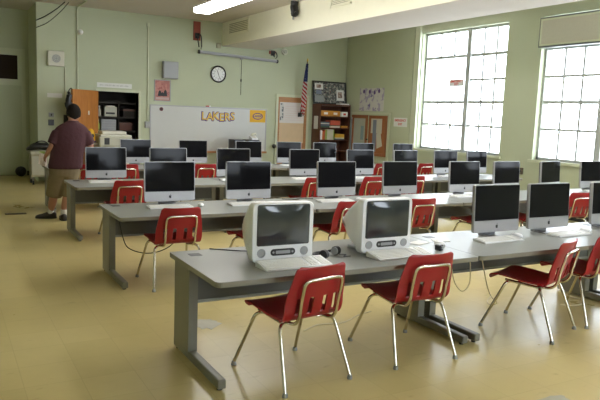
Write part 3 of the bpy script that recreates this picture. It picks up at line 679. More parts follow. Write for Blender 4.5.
# ------------------------------------------------------------------ chart board, flag, bookcase
t=thing('chart_board','oak framed board with a white chart above tan paper, back wall','notice board',(6.305,YW,0))
b=MB(); b.box((-.46,-.035,.3),(-.40,0,2.05)).box((.40,-.035,.3),(.46,0,2.05)).box((-.40,-.035,1.985),(.40,0,2.05)); b.build('outer_trim','wall_trim',t)
b=MB(); b.box((-.40,-.03,.3),(-.36,0,1.985)).box((.33,-.03,.3),(.40,0,1.985)).box((-.36,-.03,1.86),(.33,0,1.985)).box((-.36,-.03,.3),(.33,0,.75)); b.build('oak_frame','oak',t)
MB().box((-.36,-.012,.75),(.33,0,1.86)).build('backing_board','cork',t)
ct=MB().box((-.35,-.02,1.36),(.33,-.013,1.87)).build('chart_sheet',nmat('white chart paper',(.66,.62,.60),.8),t)
b=MB()
for k in range(7): b.box((-.20,-.0215,1.43+k*.055),(.30,-.02,1.436+k*.055))
b.build('chart_lines',nmat('pink chart ink',(.62,.45,.44),.8),ct)['kind']='stuff'
MB().box((-.34,-.0215,1.42),(-.25,-.02,1.83)).build('side_strip',blotch('grey side strip',(.55,.55,.54),[((.12,.14,.16),2.,.55)],14),ct)
MB().box((-.35,-.022,.87),(.33,-.014,1.36)).build('tan_sheet','tan',t)
t=thing('coat_hook','round black knob hook on the trim left of the chart board','hook',(5.80,YW,.79)); MB().ball((0,-.09,0),.055,14,8).build('knob','black',t,True); MB().tube([(0,-.09,0),(.0,-.04,-.02),(.0,0,-.03)],.014,8).build('stem','black',t,True)
t=thing('flag','stars and stripes flag drooping from a pole on the back wall','flag',(6.52,9.815,0))
MB().tube([(-.03,.10,1.55),(.015,-.08,2.86)],.012,8).build('flag_pole','dwood',t,True)
MB().tube([(.015,-.08,2.86),(.017,-.088,2.90),(.018,-.09,2.93)],[.016,.02,.003],10).build('finial','gold',t,True)
MB().box((-.07,.09,1.52),(.01,.14,1.62)).build('wall_socket','black',t)
nu,nv=24,26; vs_=[]
for j in range(nv+1):
    v=j/nv; z=2.80-1.16*v
    wdt=.045+.10*min(1,v*1.6)-.06*max(0,v-.72)/.28*1.2
    for i in range(nu+1):
        u=i/nu; x=-.01-.015*v+wdt*(u-.45); y=-.075+.13*v-.03+.028*math.sin(u*4.2*PI+v*3)+.01*math.sin(u*9+v*7)
        vs_.append((x,y-.03,z-.10*u*v+.0))
b=MB(); b._add(vs_,[(j*(nu+1)+i,j*(nu+1)+i+1,(j+1)*(nu+1)+i+1,(j+1)*(nu+1)+i) for j in range(nv) for i in range(nu)])
fm=nmat('flag cloth',(.5,.02,.03),.85); nt=fm.node_tree; N=nt.nodes; L=nt.links
tc=N.new('ShaderNodeTexCoord'); mp=N.new('ShaderNodeMapping'); mp.inputs['Rotation'].default_value=(0,R(24),0); wv=N.new('ShaderNodeTexWave'); wv.bands_direction='X'; wv.inputs['Scale'].default_value=8.0; wv.inputs['Distortion'].default_value=1.2; wv.inputs['Detail'].default_value=0
cr=N.new('ShaderNodeValToRGB'); cr.color_ramp.interpolation='CONSTANT'; cr.color_ramp.elements[0].color=(.42,.015,.03,1); cr.color_ramp.elements[1].color=(.6,.58,.55,1); cr.color_ramp.elements[1].position=.5
L.new(tc.outputs['Object'],mp.inputs[0]); L.new(mp.outputs[0],wv.inputs['Vector']); L.new(wv.outputs['Fac'],cr.inputs[0])
vo=N.new('ShaderNodeTexVoronoi'); vo.inputs['Scale'].default_value=30; L.new(tc.outputs['Object'],vo.inputs['Vector'])
c3=N.new('ShaderNodeValToRGB'); c3.color_ramp.interpolation='CONSTANT'; c3.color_ramp.elements[0].color=(.6,.6,.62,1); c3.color_ramp.elements[1].position=.18; c3.color_ramp.elements[1].color=(.02,.03,.12,1); L.new(vo.outputs['Distance'],c3.inputs[0])
sx=N.new('ShaderNodeSeparateXYZ'); L.new(tc.outputs['Object'],sx.inputs[0]); gt=N.new('ShaderNodeMath'); gt.operation='GREATER_THAN'; gt.inputs[1].default_value=2.37; L.new(sx.outputs['Z'],gt.inputs[0])
mx=N.new('ShaderNodeMix'); mx.data_type='RGBA'; L.new(gt.outputs[0],mx.inputs[0]); L.new(cr.outputs[0],mx.inputs[6]); L.new(c3.outputs[0],mx.inputs[7]); L.new(mx.outputs[2],N['Principled BSDF'].inputs['Base Color'])
o=b.build('flag_cloth',fm,t,True,angle=180); o.modifiers.new('thick','SOLIDIFY').thickness=.004
# bookcase
BK0,BK1,BKY0,BKY1,BKZ=6.875,7.76,9.60,9.985,1.86
t=thing('bookcase','tall dark wood bookcase in the back corner','bookcase',(0,0,0))
MB().box((BK0,BKY0,0),(BK0+.03,BKY1,BKZ)).build('side_panel','dwood',t); MB().box((BK1-.03,BKY0,0),(BK1,BKY1,BKZ)).build('side_panel','dwood',t)
MB().box((BK0+.03,BKY1-.015,0),(BK1-.03,BKY1,BKZ)).build('back_panel','dwood',t)
MB().box((BK0+.03,BKY0,BKZ-.04),(BK1-.03,BKY1-.015,BKZ)).build('top_panel','dwood',t)
SH=[.08,.42,.71,.985,1.285,1.565]
for z in SH: MB().box((BK0+.03,BKY0+.005,z-.025),(BK1-.03,BKY1-.015,z)).build('shelf','dwood',t)
MB().box((BK0-.004,BKY0+.09,1.24),(BK0,BKY0+.28,1.56)).build('taped_note','paper',t)
bc=[0]
def book(x,y,z,w_,d,h_,mat,label,flat=False,group='books and boxes in the bookcase',name='book'):
    t=thing(name,label,'book' if name=='book' else 'box',(x,y,z),0,group)
    if name=='book':
        if flat:
            MB().box((0,0,0),(w_,d,h_)).build('cover',mat,t); MB().box((.006,.006,.004),(w_+.0008,d-.006,h_-.004)).build('pages','paper',t)
        else:
            MB().box((0,0,0),(w_,d,h_)).build('cover',mat,t); MB().box((.003,.003,h_-.003),(w_-.003,d-.003,h_+.001)).build('pages','paper',t)
    else:
        MB().box((0,0,0),(w_,d,h_),bev=.004).build('box_body',mat,t); MB().box((w_*.3,-.003,h_*.3),(w_*.7,0,h_*.7)).build('box_label','paper' if mat!='white' else 'sheetred',t)
M['orangebox']=nmat('orange carton',(.55,.24,.03),.6,var=.05); M['bookred']=nmat('red orange cover',(.48,.09,.05),.6); M['bookblue']=nmat('blue grey cover',(.09,.12,.16),.6); M['booklime']=nmat('lime green cover',(.30,.42,.10),.6); M['bookyellow']=nmat('mustard cover',(.62,.36,.03),.6); M['bookcream']=nmat('cream cover',(.58,.56,.46),.6); M['bookgreen']=nmat('dark green cover',(.05,.12,.07),.6); M['bookorange']=nmat('vivid orange cover',(.65,.15,.02),.6)
X0=BK0+.035; YB0=BKY0+.02
z=1.5655
book(X0+.005,YB0,z,.275,.28,.135,'orangebox','left orange carton on the top bookcase shelf',name='carton')
book(X0+.285,YB0,z,.275,.28,.135,'orangebox','right orange carton on the top bookcase shelf',name='carton')
book(X0+.60,YB0,z,.19,.25,.12,'white','white carton with a red mark on the top bookcase shelf',name='carton')
z=1.2855
for k,(m,h_,l) in enumerate((('bookgreen',.035,'dark green book lowest in the left stack, second shelf'),('bookblue',.05,'thick blue grey book in the left stack, second shelf'),('bookcream',.02,'thin cream book in the left stack, second shelf'),('bookblue',.03,'blue grey book topmost in the left stack, second shelf'))):
    book(X0+.01,YB0,z,.25,.24,h_-.001,m,l,True); z+=h_
z=1.2855
for k,(m,h_,l) in enumerate((('bookcream',.04,'cream book under the red orange stack, second shelf'),('bookgreen',.02,'thin dark book under the red orange stack, second shelf'),('bookred',.04,'lower red orange book, second shelf of the bookcase'),('bookred',.04,'middle red orange book, second shelf of the bookcase'),('bookred',.04,'upper red orange book, second shelf of the bookcase'))):
    book(X0+.29,YB0,z,.28,.24,h_-.001,m,l,True); z+=h_
book(X0+.62,YB0,1.2855,.18,.22,.05,'orangebox','flat orange book at the right end of the second shelf',True)
z=.9855
x=X0+.015
for m,w_,h_,l in (('paper',.05,.225,'white upright book at the left end of the third shelf'),('bookorange',.045,.20,'vivid orange upright book on the third shelf'),('bookred',.035,.24,'red upright book on the third shelf'),('booklime',.06,.25,'lime green upright book on the third shelf'),('bookcream',.06,.25,'first cream binder after the lime book, third shelf'),('bookcream',.062,.245,'second cream binder on the third shelf'),('bookcream',.058,.25,'third cream binder on the third shelf'),('booklime',.03,.25,'thin lime green book right of the cream binders')):
    book(x,YB0,z,w_-.002,.24,h_,m,l); x+=w_
x+=.03
for k,(m,h_,l) in enumerate((('bookblue',.03,'blue grey book lowest in the right stack, third shelf'),('bookcream',.025,'cream book in the right stack, third shelf'),('bookyellow',.045,'lower mustard book in the right stack, third shelf'),('bookyellow',.045,'upper mustard book in the right stack, third shelf'))):
    book(x,YB0,z,.27,.24,h_-.001,m,l,True); z+=h_
simple('paper_stack','white paper stack lying on top of the bookcase','paper',MB().box((0,0,0),(.26,.20,.03)),'paper',(7.46,BKY0+.01,BKZ+.001))
t=thing('collage_board','dark framed photo collage board leaning on top of the bookcase','picture',(7.31,BKY0+.27,BKZ+.002)); t.rotation_euler=(R(-9),0,0)
b=MB(); b.box((-.49,-.03,0),(-.46,0,.57)).box((.46,-.03,0),(.49,0,.57)).box((-.46,-.03,.54),(.46,0,.57)).box((-.46,-.03,0),(.46,0,.03)); b.build('frame','black',t)
MB().box((-.46,-.015,.03),(.46,-.005,.54)).build('collage_panel',blotch('photo collage',(.13,.14,.13),[((.36,.34,.30),1.,.56),((.05,.05,.06),3.,.58),((.42,.40,.40),7.,.66),((.36,.07,.05),5.,.70)],16),t)
for (x0,z0,w_,h_,m) in ((-.43,.36,.24,.15,'paper'),(-.40,.24,.16,.10,'bluegrey'),(.20,.10,.22,.27,'paper'),(-.44,.05,.26,.16,'greyplastic')):
    pp=MB().box((x0,-.018,z0),(x0+w_,-.015,z0+h_)).build('photo',m,t)
    if m=='paper': MB().box((x0+w_*.2,-.0195,z0+h_*.25),(x0+w_*.75,-.018,z0+h_*.8)).build('photo_print',blotch('small photo',(.45,.36,.30),[((.20,.12,.10),2.,.5)],20),pp)
t=thing('chart_tube','tall grey rolled chart leaning in the corner beside the bookcase','tube',(7.787,9.57,0))
MB().cyl((-.0,0,0),(-.0,.0,1.52),.021,14).build('roll','coilgrey',t,True); MB().cyl((0,0,1.52),(0,0,1.56),.022,14).build('roll_cap','alu',t,True)
# ------------------------------------------------------------------ right wall
def wallthing(name,label,cat,y,z,group=None): return thing(name,label,cat,(XW,y,z),0,group)
t=wallthing('poster','white poster with purple ink pictures on the right wall','poster',8.83,2.0)
MB().box((-.006,-.50,-.275),(-.001,.50,.275)).build('print',blotch('purple ink poster',(.56,.54,.52),[((.36,.32,.44),1.,.55),((.16,.13,.30),6.,.66)],7),t)
for (y_,z_) in ((-.3,.2),(-.12,.17),(.08,.19),(.32,.2)): MB().ball((-.007,y_,z_),.045,12,6,(.05,1,1.1)).build('ink_figure','purple',t)
for (lab,y0,y1,z0,z1,s) in (('brown framed notice board with a pale green sheet, nearest the corner',8.93,9.60,.74,1.625,0),('brown framed notice board with a blue strip, nearer the window',8.14,8.85,.66,1.62,1)):
    t=wallthing('notice_board',lab,'notice board',0,0,'pair of notice boards on the right wall')
    b=MB(); f=.07; b.box((-.03,y0,z0),(0,y0+f,z1)).box((-.03,y1-f,z0),(0,y1,z1)).box((-.03,y0+f,z1-f),(0,y1-f,z1)).box((-.03,y0+f,z0),(0,y1-f,z0+f)); b.build('frame','rwood',t)
    MB().box((-.012,y0+f,z0+f),(0,y1-f,z1-f)).build('cork_panel','rwood' if s==0 else nmat('orange cork',(.34,.13,.05),.8,var=.1,vscale=40),t)
    if s==0:
        p_=MB().box((-.018,y0+f+.02,z0+.11),(-.012,y1-f-.02,z1-f-.01)).build('pinned_sheet',nmat('pale green sheet',(.42,.44,.35),.8,var=.06),t)
        MB().box((-.0195,y0+.14,z0+.28),(-.018,y0+.27,z0+.62)).build('blue_patch',nmat('teal ink',(.24,.34,.36),.8),p_)
        MB().cyl((-.03,y0-.04,z0+.30),(-.055,y0-.04,z0+.30),.022,12).build('latch','black',t,True)
    else:
        MB().box((-.018,y0+.20,z1-.42),(-.012,y1-f-.01,z1-f)).build('pinned_sheet','bookcream',t)
        MB().box((-.02,y1-.30,z0+.10),(-.0125,y1-.16,z1-.10)).build('blue_strip','bluegrey',t)
        b=MB(); b.prism([(y0+.15,z0+.25),(y0+.36,z0+.18),(y0+.40,z0+.52),(y0+.25,z0+.62),(y0+.20,z0+.42)],'x',-.0175,-.0125); b.build('torn_sheet','bookcream',t)
b=MB(); b.box((XW-.02,8.04,.4),(XW,8.12,1.70)).box((XW-.02,9.62,.4),(XW,9.68,1.70)).box((XW-.02,8.12,1.64),(XW,9.62,1.70)); struct(b.build('trim_6','wall_trim'))
def exit_sign(label,loc,w_,h_,s):
    t=thing('exit_sign',label,'sign',loc,0,'red lettered emergency exit signs'); MB().box((-.004,-w_/2,-h_/2),(0,w_/2,h_/2)).build('sign_sheet','paper',t)
    text_obj('lettering','EMERGENCY',s,'sheetred',t,(-.005,0,h_*.2),FACE_X,.0005,.002); text_obj('lettering','EXIT',s,'sheetred',t,(-.005,0,-h_*.22),FACE_X,.0005,.002)
exit_sign('white emergency exit sign on the wall left of the window',(XW-.051,7.60,1.49),.48,.20,.072)
exit_sign('small emergency exit sign stuck on the window pane',(XW+.125,6.06,2.34),.42,.14,.062)
t=thing('ventilation_unit','beige ventilation panel with a dark rim above the right window','air conditioner',(XW,0,0))
y0,y1,z0,z1=2.60,3.86,2.86,3.37
MB().box((-.12,y0,z0),(-.002,y1,z1),bev=.01).build('casing',nmat('dark rim paint',(.10,.11,.10),.5),t)
b=MB(); b.box((-.124,y0+.03,z0+.03),(-.12,y1-.03,z0+.06)).box((-.124,y0+.03,z1-.06),(-.12,y1-.03,z1-.03)).box((-.124,y0+.03,z0+.06),(-.12,y0+.07,z1-.06)).box((-.124,y1-.07,z0+.06),(-.12,y1-.03,z1-.06)); b.build('face_frame','wall_trim',t)
MB().box((-.128,y0+.07,z0+.06),(-.12,y1-.07,z1-.06)).build('panel',nmat('beige grille',(.46,.44,.35),.7,var=.08,vscale=50),t)
t=thing('wall_outlet','small dark wall socket below the right windows','socket',(XW,4.10,.72)); MB().box((-.03,-.05,-.06),(0,.05,.06),bev=.004).build('socket_box',nmat('brown socket',(.10,.08,.06),.5),t); MB().box((-.05,-.02,-.02),(-.03,.02,.02)).build('plug','black',t)

# ------------------------------------------------------------------ closet corner
t=thing('closet_door','open orange wooden closet door hinged at the left of the opening','door',(CX0-.01,YB-.035,0)); t.rotation_euler=(0,0,R(-136))
# local x runs from the hinge towards the free edge; rz puts the leaf out into the room
lf=MB().box((0,-.02,.01),(.86,.02,1.90),bev=.003).build('door_leaf','orange',t)
for z_ in (.25,1.0,1.7): MB().cyl((0,-.024,z_-.05),(0,-.024,z_+.05),.012,8).build('hinge','alu',lf)
MB().box((.32,.02,1.40),(.36,.026,1.48)).build('door_tag','paper',t)
MB().box((.32,-.026,1.40),(.36,-.02,1.48)).build('door_tag','paper',t)
dl=Matrix.Rotation(R(-136),4,'Z')@Vector((.955,0,0))+Vector((CX0-.01,YB-.035,0))
t=thing('hanging_bag','black bag hanging at the free edge of the orange door','bag',(dl.x,dl.y,1.60))
MB().tube(bez([(0,0,.24),(.01,0,.16),(-.01,0,.06),(0,0,-.03),(.01,0,-.10)],5),[(.03,.03)]*4+[(.055,.05)]*8+[(.075,.06)]*5+[(.06,.05)]*3+[(.02,.02)],12).build('bag_body','black',t,True)
MB().tube(bez([(-.02,0,.22),(.03,.02,.30),(.06,.01,.31)],5),.01,6).build('strap','black',t,True)
# closet shelves and machines
t=thing('shelf_unit','dark shelves inside the closet','shelf',(0,0,0))
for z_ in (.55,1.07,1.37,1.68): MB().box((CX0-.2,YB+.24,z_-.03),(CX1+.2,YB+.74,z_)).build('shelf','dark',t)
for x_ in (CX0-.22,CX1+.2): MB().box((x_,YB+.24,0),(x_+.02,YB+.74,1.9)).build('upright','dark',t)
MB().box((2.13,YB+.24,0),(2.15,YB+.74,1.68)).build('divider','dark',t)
t=thing('equipment_case','grey equipment case on the lower closet shelf','machine',(1.93,YB+.28,1.071)); MB().box((-.16,0,0),(.16,.36,.24),bev=.01).build('case','greywall',t)
for k in range(4): MB().box((-.14,-.004,.03+k*.05),(.14,.0,.05+k*.05)).build('slot','greyplastic',t)
t=thing('stacked_printer','pale boxy printer on the upper closet shelf','printer',(1.96,YB+.28,1.371)); MB().box((-.12,0,0),(.15,.34,.21),bev=.012).build('printer_body','beige',t); MB().box((-.09,-.004,.05),(.10,.0,.09)).build('paper_slot','black',t); MB().box((-.08,.02,.21),(.11,.28,.235),bev=.005).build('lid','offwhite',t)
for (x_,z_,c,lab) in ((1.715,1.071,'booklime','green bottle standing left of the equipment case in the closet'),(1.74,1.371,'bookcream','pale bottle standing on the upper closet shelf'),):
    t=thing('bottle',lab,'bottle',(x_,YB+.32,z_)); MB().tube([(0,0,0),(0,0,.13),(0,0,.16),(0,0,.20)],[.032,.032,.014,.014],14).build('bottle_body',c,t,True); MB().cyl((0,0,.20),(0,0,.225),.016,12).build('bottle_cap','white',t)
for k,(x_,z_,m) in enumerate(((2.22,1.071,'bookred'),(2.30,1.371,'dwood'),(2.22,.551,'greyplastic'))):
    t=thing('storage_box',['reddish box on the right of the lower closet shelf','brown box on the right of the upper closet shelf','grey box low in the closet'][k],'box',(x_,YB+.3,z_)); MB().box((-.05,0,0),(.22,.3,.17),bev=.005).build('box_body',M['dark'] if k==1 else nmat('dim box card',(.12,.05,.04),.8),t); MB().box((-.055,-.005,.13),(.225,.305,.175),bev=.004).build('box_lid','dwood',t)
# copier
t=thing('photocopier','pale beige photocopier in front of the closet','photocopier',(1.40,8.85,0))
MB().box((.05,0,.08),(.66,.60,.80),bev=.015).build('body','beige',t)
MB().box((.03,-.02,.80),(.67,.62,.99),bev=.02).build('scanner_head','beige',t)
MB().box((.05,-.01,.99),(.66,.60,1.03),bev=.01).build('lid','offwhite',t)
MB().box((.10,.08,1.03),(.58,.50,1.10),bev=.02).build('document_feeder','offwhite',t)
MB().box((.12,-.024,.84),(.22,-.018,.97)).build('dark_recess','black',t); MB().box((.45,-.028,.90),(.60,-.02,.96)).build('control_panel','greyplastic',t)
for z_ in (.15,.37,.58):
    d_=MB().box((.07,-.015,z_),(.64,0,z_+.19),bev=.006).build('paper_drawer','offwhite',t); MB().box((.26,-.03,z_+.13),(.46,-.015,z_+.16)).build('drawer_handle','greyplastic',d_)
MB().box((-.18,.12,.83),(.05,.48,.86),bev=.006).build('side_tray','beige',t)
for x_ in (.10,.60):
    for y_ in (.06,.54): MB().cyl((x_,y_,0),(x_,y_,.085),.035,10).build('caster','black',t)
t=thing('knit_hat','yellow cap with dark spots on the side tray of the photocopier','hat',(1.318,9.10,.861))
rr=[]
for s,z_ in ((1,0),(1.03,.05),(1.02,.12),(.9,.19),(.65,.245),(.25,.275)): rr.append([(.082*s*math.cos(2*PI*k/18),.082*s*math.sin(2*PI*k/18),z_) for k in range(18)])
MB().rings(rr).build('hat_crown','yellow',t,True,angle=80)
b=MB(); b.tube([(.085*math.cos(k*PI/10),.085*math.sin(k*PI/10),.022) for k in range(20)],.018,8,closed=True); b.build('hat_band','purple',t,True)
MB().ball((.02,-.075,.14),.032,12,6,(1,.35,1.1)).build('patch','black',t,True)
# cart with bag
t=thing('utility_cart','tan metal cart on casters behind the standing person','cart',(.24,9.40,0))
MB().box((0,0,.60),(.52,.45,.66),bev=.008).build('top_shelf','beige',t); MB().box((.02,.02,.16),(.50,.43,.60)).build('cabinet',nmat('tan enamel',(.36,.33,.22),.5,var=.05),t); MB().box((.03,.012,.20),(.25,.02,.56)).build('door','beige',t); MB().box((.27,.012,.20),(.49,.02,.56)).build('door','beige',t)
for x_ in (.05,.47):
    for y_ in (.06,.39):
        f_=MB().cyl((x_,y_,.08),(x_,y_,.16),.012,8).build('caster_fork','alu',t); w=MB(); w.cyl((x_-.015,y_,.04),(x_+.015,y_,.04),.04,14); w.build('caster_wheel','black',f_,True)
t=thing('duffel_bag','limp black bag lying on the tan cart','bag',(.46,9.60,.662))
rr=[]
for k in range(9):
    x_=-.27+.54*k/8; s=[.3,.75,.95,1,.95,1,.9,.7,.35][k]; zz=[.0,.01,.02,.03,.03,.02,.02,.0,-.01][k]
    rr.append([(x_,.15*s*math.cos(2*PI*q/14),max(0,.075*s+.075*s*math.sin(2*PI*q/14)+zz*.6)) for q in range(14)])
MB().rings(rr).build('bag_body','black',t,True,angle=70); MB().tube(bez([(-.12,-.05,.14),(-.05,-.10,.19),(.05,-.10,.19),(.12,-.05,.14)],5),.012,8).build('handle','black',t,True)
t=thing('backpack','dark bag slumped on the floor in the entrance recess','bag',(.235,11.10,0)); MB().ball((0,0,.11),.13,14,8,(.9,.8,.86)).build('bag_body','black',t,True); MB().tube(bez([(-.06,-.09,.10),(-.02,-.13,.18),(.04,-.10,.20)],5),.012,6).build('strap','black',t,True)
# back table with two boxes and a telephone
t=thing('side_table','small table under the whiteboard behind the back row','table',(4.45,9.20,0)); MB().box((0,0,.60),(.68,.45,.63)).build('tabletop','oak',t)
for x_ in (.03,.61):
    for y_ in (.03,.38): MB().box((x_,y_,0),(x_+.04,y_+.04,.60)).build('leg','dwood',t)
for k,(x_,lab) in enumerate(((4.46,'left black tower box under the whiteboard'),(4.80,'right black tower box under the whiteboard'))):
    t=thing('tower_box',lab,'computer',(x_,9.26,.631),0,'two black boxes on the side table'); MB().box((0,0,0),(.29,.34,.33),bev=.008).build('case','black',t); MB().box((.02,-.004,.27),(.27,0,.31)).build('front_strip','bluegrey',t); MB().cyl((.14,-.004,.10),(.14,0,.10),.02,12).build('power_button','greyplastic',t)
t=thing('telephone','small white desk telephone on top of the black boxes','telephone',(5.00,9.40,.9625)); t.rotation_euler=(0,0,R(8)); MB().prism([(-.07,0),(.07,0),(.07,.09),(-.05,.04)],'x',-.08,.08).build('phone_body','white',t); MB().tube([(-.06,-.01,.09),(-.05,-.01,.12),(.05,.0,.14),(.07,.0,.11)],.02,8).build('handset','offwhite',t,True)

# ------------------------------------------------------------------ the standing person
def remesh(b,name,mat,parent,vox,smooth=2):
    o=b.build(name,mat,parent,True); m=o.modifiers.new('r','REMESH'); m.mode='VOXEL'; m.voxel_size=vox; m.use_smooth_shade=True
    s=o.modifiers.new('s','SMOOTH'); s.iterations=smooth; s.factor=.5
    dg=bpy.context.evaluated_depsgraph_get(); dg.update(); me=bpy.data.meshes.new_from_object(o.evaluated_get(dg)); o.modifiers.clear(); o.data=me; me.shade_smooth(); return o
def oval(cx,cy,z,rx,ry,n=20): return [(cx+rx*math.cos(2*PI*k/n),cy+ry*math.sin(2*PI*k/n),z) for k in range(n)]
pr=thing('person','person in a maroon shirt and khaki shorts standing with back turned','person',(.20,5.25,0))
HX,HY,HZ=.130,.03,1.462
b=MB()
b.rings([oval(0,0,.62,.15,.11),oval(0,0,.75,.165,.115),oval(.01,0,.92,.155,.105),oval(.065,0,1.12,.175,.115),oval(.09,0,1.235,.165,.095),oval(.10,0,1.29,.10,.075),oval(.11,.005,1.34,.060,.060),oval(.12,.015,1.42,.060,.062)])
b.ball((HX,HY,HZ),.108,20,14,(.82,.97,1.10))
b.ball((HX,HY+.05,HZ-.055),.06,14,10,(.85,.85,.85))
b.tube([(HX,HY+.088,HZ+.02),(HX,HY+.106,HZ-.012),(HX,HY+.112,HZ-.022)],[.008,.012,.011],8)
for s in (-1,1): b.ball((HX+s*.077,HY-.004,HZ-.008),.026,10,8,(.38,.7,1.1))
b.tube([(HX-.022,HY+.094,HZ-.062),(HX,HY+.100,HZ-.062),(HX+.022,HY+.094,HZ-.062)],[.005,.008,.005],8)
# arms: left hangs with a bent elbow, right reaches forward
def arm(sh,el,wr,hd,spread):
    sh,el,wr,hd=map(Vector,(sh,el,wr,hd))
    b.tube(bez([sh,sh.lerp(el,.5),el,el.lerp(wr,.5),wr],4),[.045]*3+[.048,.050,.052,.05,.048,.046,.045,.043,.041,.038,.034,.031,.029,.028],12)
    d=(hd-wr).normalized(); side=spread.normalized(); nrm=d.cross(side).normalized()
    b.tube([wr,wr+d*.03,wr+d*.07,wr+d*.092],[(.027,.02),(.036,.018),(.043,.016),(.040,.013)],12) if False else b.rings([[Vector(wr)+d*t_+side*(w_*math.cos(2*PI*k/12))+nrm*(h_*math.sin(2*PI*k/12)) for k in range(12)] for t_,w_,h_ in ((-.01,.026,.022),(.03,.034,.018),(.07,.041,.016),(.092,.038,.012))])
    for i,(o_,l) in enumerate(((-.030,.062),(-.010,.072),(.010,.068),(.029,.052))):
        p=wr+d*.085+side*o_; k1_=p+d*l*.45+nrm*.006; k2_=k1_+d*l*.32+nrm*.018; k3_=k2_+d*l*.15+nrm*.022
        b.tube([p-d*.02,p,k1_,k2_,k3_],[.009,.009,.0085,.008,.0065],8)
    p=wr+d*.025-side*.03; b.tube([p+side*.012,p-side*.012+d*.02,p-side*.022+d*.045+nrm*.012,p-side*.016+d*.07+nrm*.022],[.012,.012,.0105,.008],8)
arm((-.085,0,1.20),(-.160,.0,1.0),(-.215,.17,.87),(-.225,.25,.83),Vector((.15,.3,.95)))
arm((.275,0,1.20),(.345,.02,1.0),(.24,.22,.93),(.20,.31,.92),Vector((0,.3,.95)))
# legs
LEG=[((-.075,0,.70),(-.125,.05,.40),(-.17,.12,.09)),((.085,0,.70),(.035,-.02,.40),(-.03,-.09,.09))]
for hp,kn,an in LEG:
    hp,kn,an=map(Vector,(hp,kn,an)); b.tube(bez([hp,hp.lerp(kn,.5),kn,kn.lerp(an,.35)+Vector((0,-.015,0)),kn.lerp(an,.75),an],4),[.088]*3+[.084,.08,.074,.068,.062,.058,.054,.053,.054,.055,.056,.055,.052,.047,.042,.038,.036,.035],14)
FT=[((-.17,.12),Vector((-.97,.25,0))),((-.03,-.09),Vector((.05,1,0)))]
for (ax,ay),d in FT: b.tube([Vector((ax,ay,.05))-d*.04,Vector((ax,ay,.045))+d*.06,Vector((ax,ay,.03))+d*.15],[(.034,.035),(.038,.03),(.034,.02)],12)
remesh(b,'body','skin',pr,.0075,2)
for s in (-1,1): MB().ball((HX+s*.028,HY+.089,HZ+.012),.0115,10,8).build('eye','white',pr,True)
# hair cap
hb=MB(); n=24; rings=[]
for i in range(12):
    t_=i/11
    ring=[]
    for k in range(n):
        a=2*PI*k/n; front=max(0,math.sin(a)); lim=PI*(.72-.30*front-.12*abs(math.cos(a)))
        th=.03+lim*t_; r_h=.1165
        ring.append((HX+r_h*.82*math.sin(th)*math.cos(a),HY+r_h*.95*math.sin(th)*math.sin(a),HZ+.004+r_h*1.12*math.cos(th)))
    rings.append(ring)
hb.rings(rings,True); hb.build('hair','hair',pr,True,angle=180)
# shirt
b=MB()
b.rings([oval(.01,0,.705,.225,.155),oval(.015,0,.76,.228,.157),oval(.03,0,.88,.220,.148),oval(.065,0,1.06,.222,.148),oval(.085,0,1.16,.228,.140),oval(.095,0,1.225,.228,.125),oval(.10,0,1.272,.200,.110),oval(.105,0,1.310,.150,.095),oval(.112,0,1.345,.085,.078),oval(.115,0,1.365,.072,.070)])
for sx,sh,el in ((-1,(-.075,0,1.205),(-.155,.0,1.0)),(1,(.265,0,1.205),(.345,.02,1.0))):
    sh,el=Vector(sh),Vector(el); b.tube([sh,sh.lerp(el,.3),sh.lerp(el,.55),sh.lerp(el,.82)],[.080,.086,.086,.084],18)
remesh(b,'shirt','maroon',pr,.011,6)
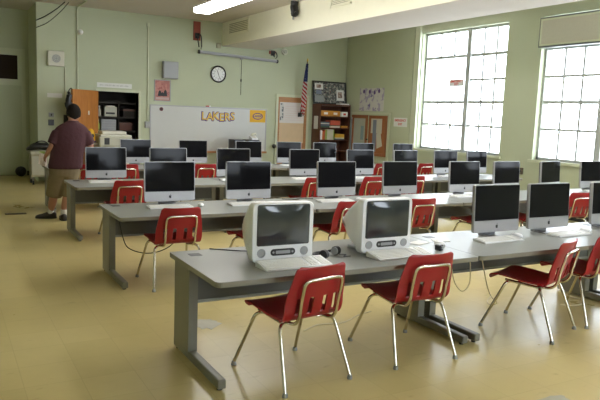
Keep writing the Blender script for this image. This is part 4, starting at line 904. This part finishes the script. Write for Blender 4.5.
# shorts
b=MB()
b.rings([oval(.0,0,.60,.195,.135),oval(0,0,.66,.205,.140),oval(0,0,.74,.20,.135)])
for hp,kn,an in LEG:
    hp,kn=Vector(hp),Vector(kn); e_=hp.lerp(kn,1.28); b.tube([hp+Vector((0,0,-.04)),hp.lerp(kn,.6),e_],[(.118,.125),(.112,.115),(.105,.11)],18)
remesh(b,'shorts','khaki',pr,.011,3)
for (ax,ay),d in FT:
    sd=Vector((-d.y,d.x,0)); c=Vector((ax,ay,0))
    so=MB().tube([c+Vector((0,0,.07)),c+Vector((0,0,.15))],[.044,.042],14).build('sock','sock',pr,True)
    rr=[]
    for t_,w_,h_ in ((-.075,.030,.062),(-.06,.042,.085),(-.01,.046,.098),(.05,.046,.085),(.11,.050,.062),(.16,.046,.05),(.195,.026,.034)):
        rr.append([c+d*t_+sd*(w_*math.cos(2*PI*k/14))+Vector((0,0,max(.0,h_/2+.001+ (h_/2+.004)*math.sin(2*PI*k/14)))) for k in range(14)])
    s_=MB().rings(rr).build('shoe','shoe',pr,True,angle=70)
    MB().rings([[c+d*t_+sd*(w_*math.cos(2*PI*k/20)+0)+d*(.0) for k in range(20)] for t_,w_ in ()] or [[c+d*(.06+.142*math.cos(2*PI*k/20))+sd*(.053*math.sin(2*PI*k/20))+Vector((0,0,z_)) for k in range(20)] for z_ in (.001,.02)]).build('sole','rubber',s_)
t=thing('paper_bundle','crumpled white papers held in the left hand of the person','paper',(-.055,5.53,.83))
b=MB(); vs_=[]
for j in range(6):
    for i in range(6): vs_.append((-.045+.02*i+.004*j,.02*math.sin(i*1.1+j*.7),-.085+.032*j-.008*i))
b._add(vs_,[(j*6+i,j*6+i+1,(j+1)*6+i+1,(j+1)*6+i) for j in range(5) for i in range(5)]); o=b.build('sheet',nmat('pinkish white paper',(.72,.62,.60),.8),t); o.modifiers.new('t','SOLIDIFY').thickness=.006
MB().box((-.03,-.01,.055),(.04,.012,.09)).build('green_slip','booklime',t)
#@@END2
# ------------------------------------------------------------------ light, camera
w=bpy.data.worlds.new('sky'); sc.world=w; w.use_nodes=True
bg=w.node_tree.nodes['Background']; bg.inputs[0].default_value=(.88,.95,1,1); bg.inputs[1].default_value=6.0
cam=bpy.data.cameras.new('camera'); co=bpy.data.objects.new('camera',cam); COL.objects.link(co); sc.camera=co
f,yaw,pitch,roll=638.3024,.515566,.131523,.039429
fw=Vector((math.sin(yaw)*math.cos(pitch),math.cos(yaw)*math.cos(pitch),-math.sin(pitch)))
right=Vector((math.cos(yaw),-math.sin(yaw),0)); up=right.cross(fw)
r_=right*math.cos(roll)+up*math.sin(roll); u_=-right*math.sin(roll)+up*math.cos(roll)
co.matrix_world=Matrix(((r_.x,u_.x,-fw.x,-1.28041),(r_.y,u_.y,-fw.y,-3.95754),(r_.z,u_.z,-fw.z,1.55393),(0,0,0,1)))
cam.sensor_width=36; cam.sensor_fit='HORIZONTAL'; cam.lens=f/600*36; cam.clip_start=.02; cam.clip_end=200
vs=sc.view_settings; vs.view_transform='Standard'; vs.look='None'; vs.exposure=.95; vs.gamma=1; vs.use_curve_mapping=False
sc.cycles.use_denoising=True
sc.cycles.max_bounces=10; sc.cycles.diffuse_bounces=6
